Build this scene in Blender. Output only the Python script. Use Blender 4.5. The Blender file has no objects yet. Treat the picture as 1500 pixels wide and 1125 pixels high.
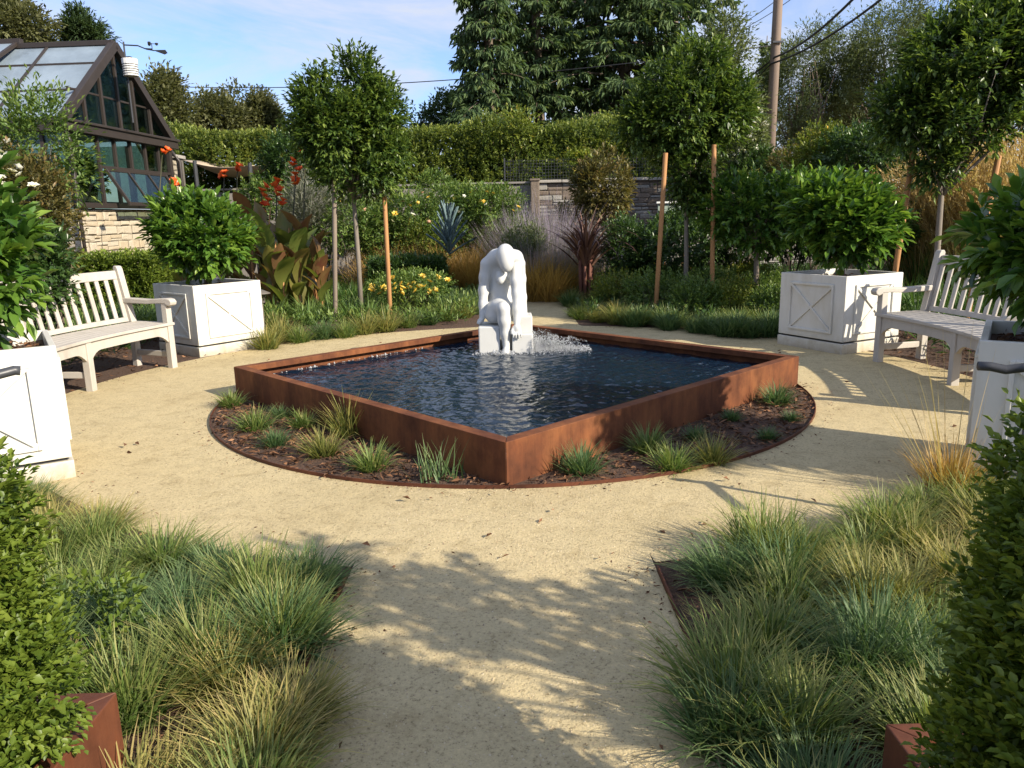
import bpy, bmesh, math, random
import numpy as np
from mathutils import Vector, Matrix
from mathutils.geometry import tessellate_polygon

random.seed(11)
rng = np.random.default_rng(11)
SC = bpy.context.scene
COL = SC.collection
R_ = math.radians

# ------------------------------------------------------------------ camera, light, exposure
CAM_H, PITCH, ROLL = 1.5, R_(12.237), R_(-1.339)
fw = Vector((0, math.cos(PITCH), -math.sin(PITCH)))
rt0 = Vector((1, 0, 0)); up0 = rt0.cross(fw)
rt = rt0 * math.cos(ROLL) + up0 * math.sin(ROLL)
up = -rt0 * math.sin(ROLL) + up0 * math.cos(ROLL)
cam_d = bpy.data.cameras.new('camera'); cam = bpy.data.objects.new('camera', cam_d); COL.objects.link(cam)
cam_d.sensor_width = 36; cam_d.lens = 36 * 1130 / 1500
cam_d.clip_start = 0.05; cam_d.clip_end = 1500
cam.matrix_world = Matrix(((rt.x, up.x, -fw.x, 0), (rt.y, up.y, -fw.y, 0), (rt.z, up.z, -fw.z, CAM_H), (0, 0, 0, 1)))
SC.camera = cam

SUN_EL, SUN_AZ = R_(29), math.atan2(.83, -.56)
sun_dir = Vector((math.sin(SUN_AZ) * math.cos(SUN_EL), math.cos(SUN_AZ) * math.cos(SUN_EL), math.sin(SUN_EL)))
sd = bpy.data.lights.new('sun', 'SUN'); sun = bpy.data.objects.new('sun', sd); COL.objects.link(sun)
sd.energy = 4.6; sd.angle = R_(.45); sd.color = (1, .90, .74)
sun.location = (20, -15, 20)
sun.rotation_euler = sun_dir.to_track_quat('Z', 'Y').to_euler()

W = bpy.data.worlds.new('World'); SC.world = W; W.use_nodes = True
nt = W.node_tree; nt.nodes.clear()
def wn(t, **k):
    n = nt.nodes.new(t)
    for a, b in k.items(): setattr(n, a, b)
    return n
wo = wn('ShaderNodeOutputWorld'); bg = wn('ShaderNodeBackground'); bg.inputs[1].default_value = .15
sky = wn('ShaderNodeTexSky', sky_type='NISHITA', sun_disc=False, sun_elevation=SUN_EL, sun_rotation=SUN_AZ,
         air_density=1.0, dust_density=.7, ozone_density=1.6)
tc = wn('ShaderNodeTexCoord'); mp = wn('ShaderNodeMapping'); mp.inputs['Scale'].default_value = (1.0, 1.0, 4.5)
mp.inputs['Rotation'].default_value = (.12, .1, .5)
nz = wn('ShaderNodeTexNoise'); nz.inputs['Scale'].default_value = 2.2; nz.inputs['Detail'].default_value = 9; nz.inputs['Roughness'].default_value = .62
nz.inputs['Distortion'].default_value = .7
cr = wn('ShaderNodeValToRGB'); cr.color_ramp.elements[0].position = .40; cr.color_ramp.elements[1].position = .58
cr.color_ramp.elements[0].color = (0.10, 0.10, 0.10, 1); cr.color_ramp.elements[1].color = (.90, .90, .90, 1)
mx = wn('ShaderNodeMix', data_type='RGBA'); mx.inputs['B'].default_value = (2.75, 2.95, 3.45, 1)
L = nt.links.new
L(tc.outputs['Generated'], mp.inputs['Vector']); L(mp.outputs[0], nz.inputs['Vector']); L(nz.outputs[0], cr.inputs[0])
L(cr.outputs[0], mx.inputs['Factor']); tint = wn('ShaderNodeMix', data_type='RGBA', blend_type='MULTIPLY'); tint.inputs['Factor'].default_value = 1; tint.inputs['B'].default_value = (.56, .64, .86, 1)
L(sky.outputs[0], tint.inputs['A']); L(tint.outputs['Result'], mx.inputs['A']); L(mx.outputs['Result'], bg.inputs[0]); L(bg.outputs[0], wo.inputs[0])

SC.view_settings.view_transform = 'Standard'; SC.view_settings.look = 'None'
SC.view_settings.exposure = 0.86; SC.view_settings.gamma = 1.0; SC.view_settings.use_curve_mapping = False
SC.render.engine = 'CYCLES'
SC.cycles.use_denoising = True; SC.cycles.max_bounces = 8; SC.cycles.transparent_max_bounces = 12
SC.cycles.diffuse_bounces = 3; SC.cycles.glossy_bounces = 3; SC.cycles.transmission_bounces = 4
SC.cycles.sample_clamp_indirect = 6; SC.cycles.caustics_reflective = False; SC.cycles.caustics_refractive = False

def at(x, y, Y):
    """world point seen along the line of sight of photo pixel x, y at distance Y down the garden"""
    d = fw + rt * ((x - 750) / 1130) - up * ((y - 562.5) / 1130)
    p = d * (Y / d.y); return Vector((p.x, p.y, p.z + CAM_H))
def gnd(x, y, z=0.):
    d = fw + rt * ((x - 750) / 1130) - up * ((y - 562.5) / 1130)
    p = d * ((z - CAM_H) / d.z); return Vector((p.x, p.y, z))

# ------------------------------------------------------------------ materials
def newmat(name):
    m = bpy.data.materials.new(name); m.use_nodes = True
    n = m.node_tree; n.nodes.clear()
    out = n.nodes.new('ShaderNodeOutputMaterial'); b = n.nodes.new('ShaderNodeBsdfPrincipled')
    n.links.new(b.outputs[0], out.inputs[0])
    return m, n, b, out
def ramp(n, cols, pos=None):
    r = n.nodes.new('ShaderNodeValToRGB'); e = r.color_ramp.elements
    k = len(cols)
    while len(e) < k: e.new(.5)
    for i, c in enumerate(cols):
        e[i].position = pos[i] if pos else i / max(1, k - 1)
        e[i].color = (*c, 1)
    return r
def noise(n, scale, detail=4, rough=.6, coord='Object', stretch=None, dist=0):
    t = n.nodes.new('ShaderNodeTexCoord'); z = n.nodes.new('ShaderNodeTexNoise')
    z.inputs['Scale'].default_value = scale; z.inputs['Detail'].default_value = detail; z.inputs['Roughness'].default_value = rough
    z.inputs['Distortion'].default_value = dist
    if stretch:
        m = n.nodes.new('ShaderNodeMapping'); m.inputs['Scale'].default_value = stretch
        n.links.new(t.outputs[coord], m.inputs[0]); n.links.new(m.outputs[0], z.inputs['Vector'])
    else: n.links.new(t.outputs[coord], z.inputs['Vector'])
    return z
def surf(name, cols, scale, rough=.6, bump=.0, bscale=None, pos=None, detail=5, stretch=None, metal=0, spec=.5, dist=0, coord='Object', bdist=.01):
    """a surface whose colour wanders between cols with a noise, plus fine relief"""
    m, n, b, o = newmat(name)
    z = noise(n, scale, detail, .65, coord, stretch, dist); r = ramp(n, cols, pos)
    n.links.new(z.outputs[0], r.inputs[0]); n.links.new(r.outputs[0], b.inputs['Base Color'])
    b.inputs['Roughness'].default_value = rough; b.inputs['Metallic'].default_value = metal
    b.inputs['Specular IOR Level'].default_value = spec
    if bump:
        z2 = noise(n, bscale or scale * 4, 4, .6, coord, stretch)
        bp = n.nodes.new('ShaderNodeBump'); bp.inputs['Strength'].default_value = bump; bp.inputs['Distance'].default_value = bdist
        n.links.new(z2.outputs[0], bp.inputs['Height']); n.links.new(bp.outputs[0], b.inputs['Normal'])
    return m
def leafmat(name, cols, tipcol=None, trans=.3, rough=.45, spec=.4, tr_boost=1.6):
    """leaf colour from the per-leaf attribute tint (and tip along the blade)"""
    m, n, b, o = newmat(name)
    a = n.nodes.new('ShaderNodeAttribute'); a.attribute_name = 'tint'
    r = ramp(n, cols); n.links.new(a.outputs['Fac'], r.inputs[0]); c = r.outputs[0]
    if tipcol:
        a2 = n.nodes.new('ShaderNodeAttribute'); a2.attribute_name = 'tip'
        mx = n.nodes.new('ShaderNodeMix'); mx.data_type = 'RGBA'; mx.inputs['B'].default_value = (*tipcol, 1)
        n.links.new(a2.outputs['Fac'], mx.inputs['Factor']); n.links.new(c, mx.inputs['A']); c = mx.outputs['Result']
    n.links.new(c, b.inputs['Base Color'])
    b.inputs['Roughness'].default_value = rough; b.inputs['Specular IOR Level'].default_value = spec
    t = n.nodes.new('ShaderNodeBsdfTranslucent'); s = n.nodes.new('ShaderNodeMixShader'); s.inputs[0].default_value = trans
    g = n.nodes.new('ShaderNodeMix'); g.data_type = 'RGBA'; g.blend_type = 'MULTIPLY'; g.inputs['Factor'].default_value = 1
    g.inputs['B'].default_value = (tr_boost, tr_boost, tr_boost * .55, 1)
    n.links.new(c, g.inputs['A']); n.links.new(g.outputs['Result'], t.inputs[0])
    n.links.new(b.outputs[0], s.inputs[1]); n.links.new(t.outputs[0], s.inputs[2]); n.links.new(s.outputs[0], o.inputs[0])
    return m

M = {}
M['corten'] = surf('corten steel', [(.045, .016, .009), (.12, .042, .018), (.20, .075, .028), (.15, .055, .024)], 2.6, .78, .25, 90, detail=9, spec=.25, pos=[.25, .45, .6, .8], stretch=(1, 1, .55), bdist=.003)
def streaks(m, sc=26, lo=.55):
    n = m.node_tree; b = [q for q in n.nodes if q.type == 'BSDF_PRINCIPLED'][0]; src = b.inputs['Base Color'].links[0].from_socket
    z = noise(n, sc, 5, .7, stretch=(1, 1, .035)); r = ramp(n, [(lo, lo * .92, lo * .85), (1, 1, 1), (1.25, 1.15, 1.0)], [.34, .52, .74]); n.links.new(z.outputs[0], r.inputs[0])
    z2 = noise(n, 5, 8, .75); r2 = ramp(n, [(.62, .58, .55), (1, 1, 1), (1.2, 1.1, 1.0)], [.3, .5, .72]); n.links.new(z2.outputs[0], r2.inputs[0])
    for rr in (r, r2):
        x = n.nodes.new('ShaderNodeMix'); x.data_type = 'RGBA'; x.blend_type = 'MULTIPLY'; x.inputs['Factor'].default_value = .85 if rr is r2 else .38
        n.links.new(src, x.inputs['A']); n.links.new(rr.outputs[0], x.inputs['B']); src = x.outputs['Result']
    n.links.new(src, b.inputs['Base Color'])
M['corten2'] = surf('corten steel planter', [(.055, .018, .010), (.10, .034, .017), (.15, .052, .024)], 3.0, .6, .2, 110, detail=8, spec=.3, pos=[.3, .5, .72], bdist=.003)
streaks(M['corten']); streaks(M['corten2'], 34, .7)
M['white'] = surf('white painted wood', [(.56, .54, .48), (.63, .615, .56), (.60, .58, .525)], 3.2, .5, .06, 60, stretch=(1, 1, .25), pos=[.28, .5, .7], bdist=.002)
_m = M['white']; _n = _m.node_tree; _b = [q for q in _n.nodes if q.type == 'BSDF_PRINCIPLED'][0]; _src = _b.inputs['Base Color'].links[0].from_socket
_tc = _n.nodes.new('ShaderNodeTexCoord'); _sx = _n.nodes.new('ShaderNodeSeparateXYZ'); _n.links.new(_tc.outputs['Object'], _sx.inputs[0])
_z = noise(_n, 9, 6, .7); _ad = _n.nodes.new('ShaderNodeMath'); _ad.operation = 'MULTIPLY_ADD'; _ad.inputs[1].default_value = .30; _n.links.new(_z.outputs[0], _ad.inputs[0]); _n.links.new(_sx.outputs[2], _ad.inputs[2])
_r = ramp(_n, [(.62, .53, .40), (.93, .90, .84), (1, 1, 1)], [.12, .26, .36]); _n.links.new(_ad.outputs[0], _r.inputs[0])
_z2 = noise(_n, 2.2, 8, .75, stretch=(1, 1, .3)); _r2 = ramp(_n, [(.86, .83, .76), (1, 1, 1)], [.32, .5]); _n.links.new(_z2.outputs[0], _r2.inputs[0])
_mx = _n.nodes.new('ShaderNodeMix'); _mx.data_type = 'RGBA'; _mx.blend_type = 'MULTIPLY'; _mx.inputs['Factor'].default_value = 1
_mx2 = _n.nodes.new('ShaderNodeMix'); _mx2.data_type = 'RGBA'; _mx2.blend_type = 'MULTIPLY'; _mx2.inputs['Factor'].default_value = 1
_n.links.new(_src, _mx.inputs['A']); _n.links.new(_r.outputs[0], _mx.inputs['B']); _n.links.new(_mx.outputs['Result'], _mx2.inputs['A']); _n.links.new(_r2.outputs[0], _mx2.inputs['B']); _n.links.new(_mx2.outputs['Result'], _b.inputs['Base Color'])
M['bench'] = surf('weathered pale painted wood', [(.38, .345, .295), (.47, .43, .375), (.43, .39, .335)], 5, .6, .12, 40, stretch=(1, 1, .3), pos=[.3, .52, .72], bdist=.002)
M['stake'] = surf('tan stake wood', [(.26, .12, .045), (.40, .20, .075), (.33, .16, .06)], 14, .75, .25, 50, stretch=(1, 1, .12), bdist=.004)
M['oldwood'] = surf('grey stake wood', [(.16, .12, .09), (.27, .22, .17)], 16, .8, .3, 50, stretch=(1, 1, .12), bdist=.004)
M['pole'] = surf('utility pole wood', [(.12, .085, .065), (.24, .18, .14), (.18, .14, .11)], 6, .85, .3, 20, stretch=(1, 1, .06), bdist=.01)
M['bark'] = surf('bark', [(.06, .045, .032), (.15, .115, .085), (.10, .078, .06)], 18, .9, .5, 40, stretch=(1, 1, .3), bdist=.01)
M['palebark'] = surf('pale bark', [(.13, .11, .085), (.26, .22, .18)], 18, .85, .4, 40, stretch=(1, 1, .3), bdist=.008)
M['fence'] = surf('grey weathered fence wood', [(.10, .095, .085), (.22, .20, .18), (.16, .15, .135)], 6, .85, .3, 26, stretch=(3, 3, .12), bdist=.006)
M['bronze'] = surf('dark bronze frame', [(.022, .017, .014), (.042, .032, .027)], 4, .5, .05, 60)
M['mortar'] = surf('mortar', [(.09, .08, .07), (.16, .145, .12)], 9, .95, .4, 60)
M['stone_a'] = surf('buff ledge stone', [(.27, .23, .17), (.46, .40, .30), (.36, .31, .24)], 6, .9, .6, 22, bdist=.02)
M['stone_b'] = surf('tan ledge stone', [(.34, .27, .18), (.52, .44, .31)], 6, .9, .6, 22, bdist=.02)
M['stone_c'] = surf('grey ledge stone', [(.20, .19, .17), (.34, .32, .28)], 6, .9, .6, 22, bdist=.02)
M['stone_d'] = surf('dark brown ledge stone', [(.11, .085, .065), (.21, .165, .125)], 6, .9, .6, 22, bdist=.02)
M['stone_cap'] = surf('wall cap stone', [(.24, .22, .19), (.40, .37, .32)], 5, .9, .5, 22, bdist=.02)
M['marble'] = surf('white carved stone', [(.47, .48, .46), (.56, .56, .535), (.52, .525, .50)], 5, .45, .08, 45, spec=.4, bdist=.004)
M['metal_dark'] = surf('dark grey powder coated metal', [(.035, .037, .042), (.06, .062, .068)], 8, .42, .04, 80)
M['lamp_metal'] = surf('aged bronze lamp', [(.10, .085, .07), (.16, .14, .12)], 12, .5, .05, 60)
M['plastic_white'] = surf('white plastic housing', [(.66, .66, .64), (.76, .76, .74)], 9, .5)
M['black'] = surf('black plastic', [(.012, .012, .013), (.022, .022, .024)], 9, .5)
M['cable'] = surf('black cable', [(.02, .02, .022), (.035, .035, .037)], 3, .6)
M['sail'] = surf('tan shade cloth', [(.42, .33, .23), (.54, .44, .32)], 20, .9)
M['greenpanel'] = surf('pale green board', [(.10, .16, .12), (.42, .48, .42)], 2.0, .6)
M['soil'] = surf('dark soil', [(.03, .02, .014), (.075, .05, .034)], 22, .95, .8, 60, bdist=.03)
M['twine'] = surf('black tree tie', [(.015, .015, .015), (.03, .03, .03)], 9, .7)

# gravel: warm decomposed granite, speckled and rough
m, n, b, o = newmat('decomposed granite'); M['gravel'] = m
z1 = noise(n, .55, 6, .6); r1 = ramp(n, [(.43, .345, .190), (.52, .425, .245), (.48, .385, .215)], [.3, .52, .72])
n.links.new(z1.outputs[0], r1.inputs[0])
z2 = noise(n, 75, 3, .75); r2 = ramp(n, [(.30, .28, .25), (.94, .94, .93), (1.0, 1.0, 1.0), (1.22, 1.2, 1.15)], [.28, .44, .56, .74])
n.links.new(z2.outputs[0], r2.inputs[0])
mm = n.nodes.new('ShaderNodeMix'); mm.data_type = 'RGBA'; mm.blend_type = 'MULTIPLY'; mm.inputs['Factor'].default_value = .9
n.links.new(r1.outputs[0], mm.inputs['A']); n.links.new(r2.outputs[0], mm.inputs['B'])
z4 = noise(n, 7, 6, .7, dist=.6); r4 = ramp(n, [(.80, .78, .74), (1, 1, 1), (1.06, 1.05, 1.02)], [.30, .5, .75]); n.links.new(z4.outputs[0], r4.inputs[0])
mm2 = n.nodes.new('ShaderNodeMix'); mm2.data_type = 'RGBA'; mm2.blend_type = 'MULTIPLY'; mm2.inputs['Factor'].default_value = 1
n.links.new(mm.outputs['Result'], mm2.inputs['A']); n.links.new(r4.outputs[0], mm2.inputs['B'])
n.links.new(mm2.outputs['Result'], b.inputs['Base Color']); b.inputs['Roughness'].default_value = .95; b.inputs['Specular IOR Level'].default_value = .15
z3 = noise(n, 95, 3, .75); bp = n.nodes.new('ShaderNodeBump'); bp.inputs['Strength'].default_value = .55; bp.inputs['Distance'].default_value = .012
z5 = noise(n, 3.5, 4, .6); bp2 = n.nodes.new('ShaderNodeBump'); bp2.inputs['Strength'].default_value = .4; bp2.inputs['Distance'].default_value = .03
n.links.new(z5.outputs[0], bp2.inputs['Height']); n.links.new(bp2.outputs[0], bp.inputs['Normal'])
n.links.new(z3.outputs[0], bp.inputs['Height']); n.links.new(bp.outputs[0], b.inputs['Normal'])

M['mulch'] = surf('shredded bark mulch', [(.035, .020, .013), (.11, .06, .036), (.07, .038, .024)], 34, .95, .9, 70, pos=[.3, .55, .75], bdist=.03)
M['chip'] = leafmat('mulch chips', [(0.058, 0.031, 0.018), (0.169, 0.086, 0.047), (0.299, 0.163, 0.091)], trans=0, rough=.9, spec=.1)
M['grit'] = leafmat('granite grit', [(.22, .17, .11), (.46, .36, .22), (.62, .54, .38)], trans=0, rough=.95, spec=.1)
M['earth'] = surf('dry garden earth', [(.07, .048, .03), (.14, .10, .06), (.17, .13, .075)], .8, .95, .6, 30, detail=8)

# water: dark basin water
m, n, b, o = newmat('dark basin water'); M['water'] = m
b.inputs['Base Color'].default_value = (.006, .016, .032, 1); b.inputs['Roughness'].default_value = .035; b.inputs['IOR'].default_value = 1.333
b.inputs['Specular IOR Level'].default_value = .62
z3 = noise(n, 26, 4, .6); bp = n.nodes.new('ShaderNodeBump'); bp.inputs['Strength'].default_value = .22; bp.inputs['Distance'].default_value = .012
n.links.new(z3.outputs[0], bp.inputs['Height']); n.links.new(bp.outputs[0], b.inputs['Normal'])
m, n, b, o = newmat('foaming water'); M['foam'] = m
b.inputs['Base Color'].default_value = (.86, .88, .90, 1); b.inputs['Roughness'].default_value = .3
b.inputs['IOR'].default_value = 1.33; b.inputs['Transmission Weight'].default_value = .55

# glass
def glassmat(name, tint, gloss=.18, haze=None, hz=.0):
    m, n, b, o = newmat(name); n.nodes.remove(b)
    t = n.nodes.new('ShaderNodeBsdfTransparent'); t.inputs[0].default_value = (*tint, 1)
    g = n.nodes.new('ShaderNodeBsdfGlossy'); g.inputs['Roughness'].default_value = .03; g.inputs[0].default_value = (.9, .95, .95, 1)
    s = n.nodes.new('ShaderNodeMixShader'); fz = n.nodes.new('ShaderNodeFresnel'); fz.inputs[0].default_value = 1.5
    ad = n.nodes.new('ShaderNodeMath'); ad.operation = 'MULTIPLY_ADD'; ad.inputs[1].default_value = .38; ad.inputs[2].default_value = gloss; ad.use_clamp = True
    n.links.new(fz.outputs[0], ad.inputs[0]); n.links.new(ad.outputs[0], s.inputs[0])
    n.links.new(t.outputs[0], s.inputs[1]); n.links.new(g.outputs[0], s.inputs[2]); last = s.outputs[0]
    if haze:
        d = n.nodes.new('ShaderNodeBsdfDiffuse'); d.inputs[0].default_value = (*haze, 1)
        s2 = n.nodes.new('ShaderNodeMixShader')
        zz = noise(n, 1.6, 5, .6); rr = ramp(n, [(hz * .75,) * 3, (min(1, hz * 1.2),) * 3], [.35, .7]); n.links.new(zz.outputs[0], rr.inputs[0]); n.links.new(rr.outputs[0], s2.inputs[0])
        n.links.new(last, s2.inputs[1]); n.links.new(d.outputs[0], s2.inputs[2]); last = s2.outputs[0]
    n.links.new(last, o.inputs[0]); return m
M['glass'] = glassmat('greenish window glass', (.52, .60, .54), .02)
M['roofglass'] = glassmat('blue grey roof glass', (.55, .62, .66), .10, (.34, .42, .50), .55)  # clear pane mixed with an uneven pale blue grey diffuse colour

# foliage colours (base, by per-leaf tint)
M['laurel'] = leafmat('laurel leaves', [(0.02, 0.045, 0.012), (0.046, 0.09, 0.019), (0.105, 0.165, 0.032), (0.2, 0.26, 0.055)], rough=.38, spec=.45)
M['citrus'] = leafmat('citrus leaves', [(0.026, 0.07, 0.014), (0.06, 0.138, 0.022), (0.12, 0.216, 0.031), (0.216, 0.312, 0.048)], rough=.32, spec=.5)
M['box'] = leafmat('boxwood leaves', [(.045, .080, .010), (.095, .145, .018), (.16, .215, .030), (.23, .28, .05)], rough=.45, spec=.35)
M['hedge'] = leafmat('privet hedge leaves', [(0.061, 0.102, 0.02), (0.128, 0.178, 0.041), (0.212, 0.255, 0.054), (0.323, 0.34, 0.085)])
M['oak'] = leafmat('live oak leaves', [(0.052, 0.063, 0.023), (0.092, 0.103, 0.041), (0.144, 0.149, 0.064), (0.196, 0.19, 0.092)], rough=.6, spec=.3)
M['pine'] = leafmat('pine needles', [(0.029, 0.055, 0.023), (0.055, 0.091, 0.036), (0.091, 0.13, 0.055)], rough=.6, spec=.2)
M['cedar'] = leafmat('cedar needles', [(0.033, 0.063, 0.027), (0.069, 0.117, 0.051), (0.12, 0.173, 0.063), (0.195, 0.225, 0.083)], rough=.6, spec=.2, trans=.25)
M['olive'] = leafmat('olive leaves', [(0.06, 0.085, 0.032), (0.105, 0.14, 0.052), (0.165, 0.2, 0.085), (0.22, 0.245, 0.125)], rough=.5)
M['shrub'] = leafmat('green shrub leaves', [(0.048, 0.093, 0.021), (0.096, 0.165, 0.036), (0.165, 0.232, 0.054), (0.255, 0.315, 0.083)])
M['deep'] = leafmat('deep green shrub leaves', [(0.027, 0.06, 0.018), (0.054, 0.105, 0.027), (0.096, 0.158, 0.039)], rough=.35, spec=.5)
M['bronzeleaf'] = leafmat('bronze and green leaves', [(0.066, 0.066, 0.029), (0.114, 0.108, 0.038), (0.18, 0.15, 0.048), (0.24, 0.15, 0.06)])
M['yellowleaf'] = leafmat('yellow green shrub leaves', [(0.065, 0.1, 0.018), (0.13, 0.175, 0.028), (0.22, 0.25, 0.04), (0.34, 0.26, 0.06)])
M['grey'] = leafmat('grey lavender stems', [(0.15, 0.17, 0.12), (0.25, 0.26, 0.21), (0.34, 0.33, 0.31)], tipcol=(.34, .27, .40), trans=.3, rough=.7)
M['grass'] = leafmat('variegated grass blades', [(0.05, 0.105, 0.024), (0.105, 0.18, 0.04), (0.2, 0.25, 0.07), (0.38, 0.37, 0.14)], tipcol=(.34, .30, .11), trans=.3, rough=.5, spec=.3)
M['grassblue'] = leafmat('bluish grass blades', [(0.04, 0.092, 0.034), (0.078, 0.15, 0.055), (0.14, 0.21, 0.082), (0.26, 0.3, 0.13)], tipcol=(.22, .24, .10), trans=.3, rough=.5, spec=.3)
M['grassyel'] = leafmat('straw tipped grass blades', [(0.085, 0.125, 0.028), (0.17, 0.2, 0.05), (0.33, 0.3, 0.09), (0.48, 0.39, 0.16)], tipcol=(.46, .34, .14), trans=.3, rough=.5, spec=.3)
M['strap'] = leafmat('strap leaves', [(0.042, 0.098, 0.024), (0.083, 0.165, 0.036), (0.165, 0.255, 0.06), (0.3, 0.345, 0.12)], tipcol=(.22, .21, .08), trans=.25)
M['gold'] = leafmat('golden sedge', [(0.2, 0.13, 0.035), (0.38, 0.25, 0.068), (0.52, 0.34, 0.1), (0.58, 0.43, 0.17)], tipcol=(.50, .30, .12), trans=.35, rough=.6)
M['straw'] = leafmat('dry straw grass', [(0.26, 0.17, 0.06), (0.44, 0.31, 0.13), (0.55, 0.46, 0.24)], tipcol=(.66, .54, .34), trans=.3, rough=.7)
M['flax'] = leafmat('dark red flax', [(0.06, 0.03, 0.027), (0.128, 0.063, 0.051), (0.24, 0.128, 0.09), (0.33, 0.195, 0.135)], trans=.15, rough=.4)
M['agave'] = leafmat('blue agave', [(0.075, 0.125, 0.125), (0.115, 0.175, 0.18), (0.155, 0.225, 0.23)], trans=.05, rough=.5)
M['canna'] = leafmat('bronze canna leaves', [(0.1, 0.14, 0.03), (0.16, 0.165, 0.038), (0.17, 0.105, 0.042), (0.13, 0.05, 0.028)], trans=.35, rough=.35, tr_boost=2.0)
M['petal_orange'] = leafmat('orange petals', [(.62, .07, .012), (.75, .14, .02), (.80, .24, .04)], trans=.25, rough=.5)
M['petal_red'] = leafmat('red petals', [(0.62, 0.055, 0.015), (0.75, 0.12, 0.02), (0.8, 0.2, 0.05)], trans=.25, rough=.5)
M['petal_yellow'] = leafmat('yellow petals', [(.75, .50, .05), (.82, .62, .12), (.85, .74, .35)], trans=.25, rough=.5)
M['petal_white'] = leafmat('white petals', [(.72, .70, .60), (.80, .79, .72), (.82, .82, .78)], trans=.25, rough=.5)
M['petal_peach'] = leafmat('peach petals', [(.75, .40, .25), (.80, .55, .40)], trans=.25, rough=.5)
M['lemon'] = surf('green lemon skin', [(.12, .22, .02), (.24, .32, .03)], 6, .4, .1, 120)

# ------------------------------------------------------------------ mesh helpers
def link(o, parent=None):
    COL.objects.link(o)
    if parent: o.parent = parent
    return o
def tag(o, label=None, cat=None, group=None, kind=None):
    for k, v in (('label', label), ('category', cat), ('group', group), ('kind', kind)):
        if v: o[k] = v
    return o
def empty(name, loc, label, cat, group=None, rz=0):
    o = bpy.data.objects.new(name, None); o.empty_display_size = .1; o.location = loc; o.rotation_euler[2] = rz
    return tag(link(o), label, cat, group)
def mesh_np(name, V, F, mat, attrs=None, smooth=False):
    """V (n,3) array, F (m,k) index array of one polygon size or list of such"""
    me = bpy.data.meshes.new(name)
    Fs = F if isinstance(F, list) else [F]
    Fs = [np.asarray(f, dtype=np.int32) for f in Fs if len(f)]
    me.vertices.add(len(V)); me.vertices.foreach_set('co', np.asarray(V, dtype=np.float32).ravel())
    nl = sum(f.size for f in Fs); npoly = sum(len(f) for f in Fs)
    me.loops.add(nl); me.loops.foreach_set('vertex_index', np.concatenate([f.ravel() for f in Fs]))
    me.polygons.add(npoly)
    tot = np.concatenate([np.full(len(f), f.shape[1], dtype=np.int32) for f in Fs])
    st = np.concatenate([[0], np.cumsum(tot)[:-1]]).astype(np.int32)
    me.polygons.foreach_set('loop_start', st)
    try: me.polygons.foreach_set('loop_total', tot)
    except Exception: pass
    if smooth: me.polygons.foreach_set('use_smooth', np.ones(npoly, dtype=bool))
    for k, a in (attrs or {}).items():
        at_ = me.attributes.new(k, 'FLOAT', 'POINT'); at_.data.foreach_set('value', np.asarray(a, dtype=np.float32))
    if mat: me.materials.append(mat)
    me.update(calc_edges=True); me.validate()
    return me
def put(name, me, parent=None, loc=(0, 0, 0), rz=0, sc=1, kind=None, label=None):
    o = bpy.data.objects.new(name, me); o.location = loc; o.rotation_euler[2] = rz
    o.scale = (sc, sc, sc) if not hasattr(sc, '__len__') else sc
    if kind: o['kind'] = kind
    if label: o['label'] = label
    return link(o, parent)
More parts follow.
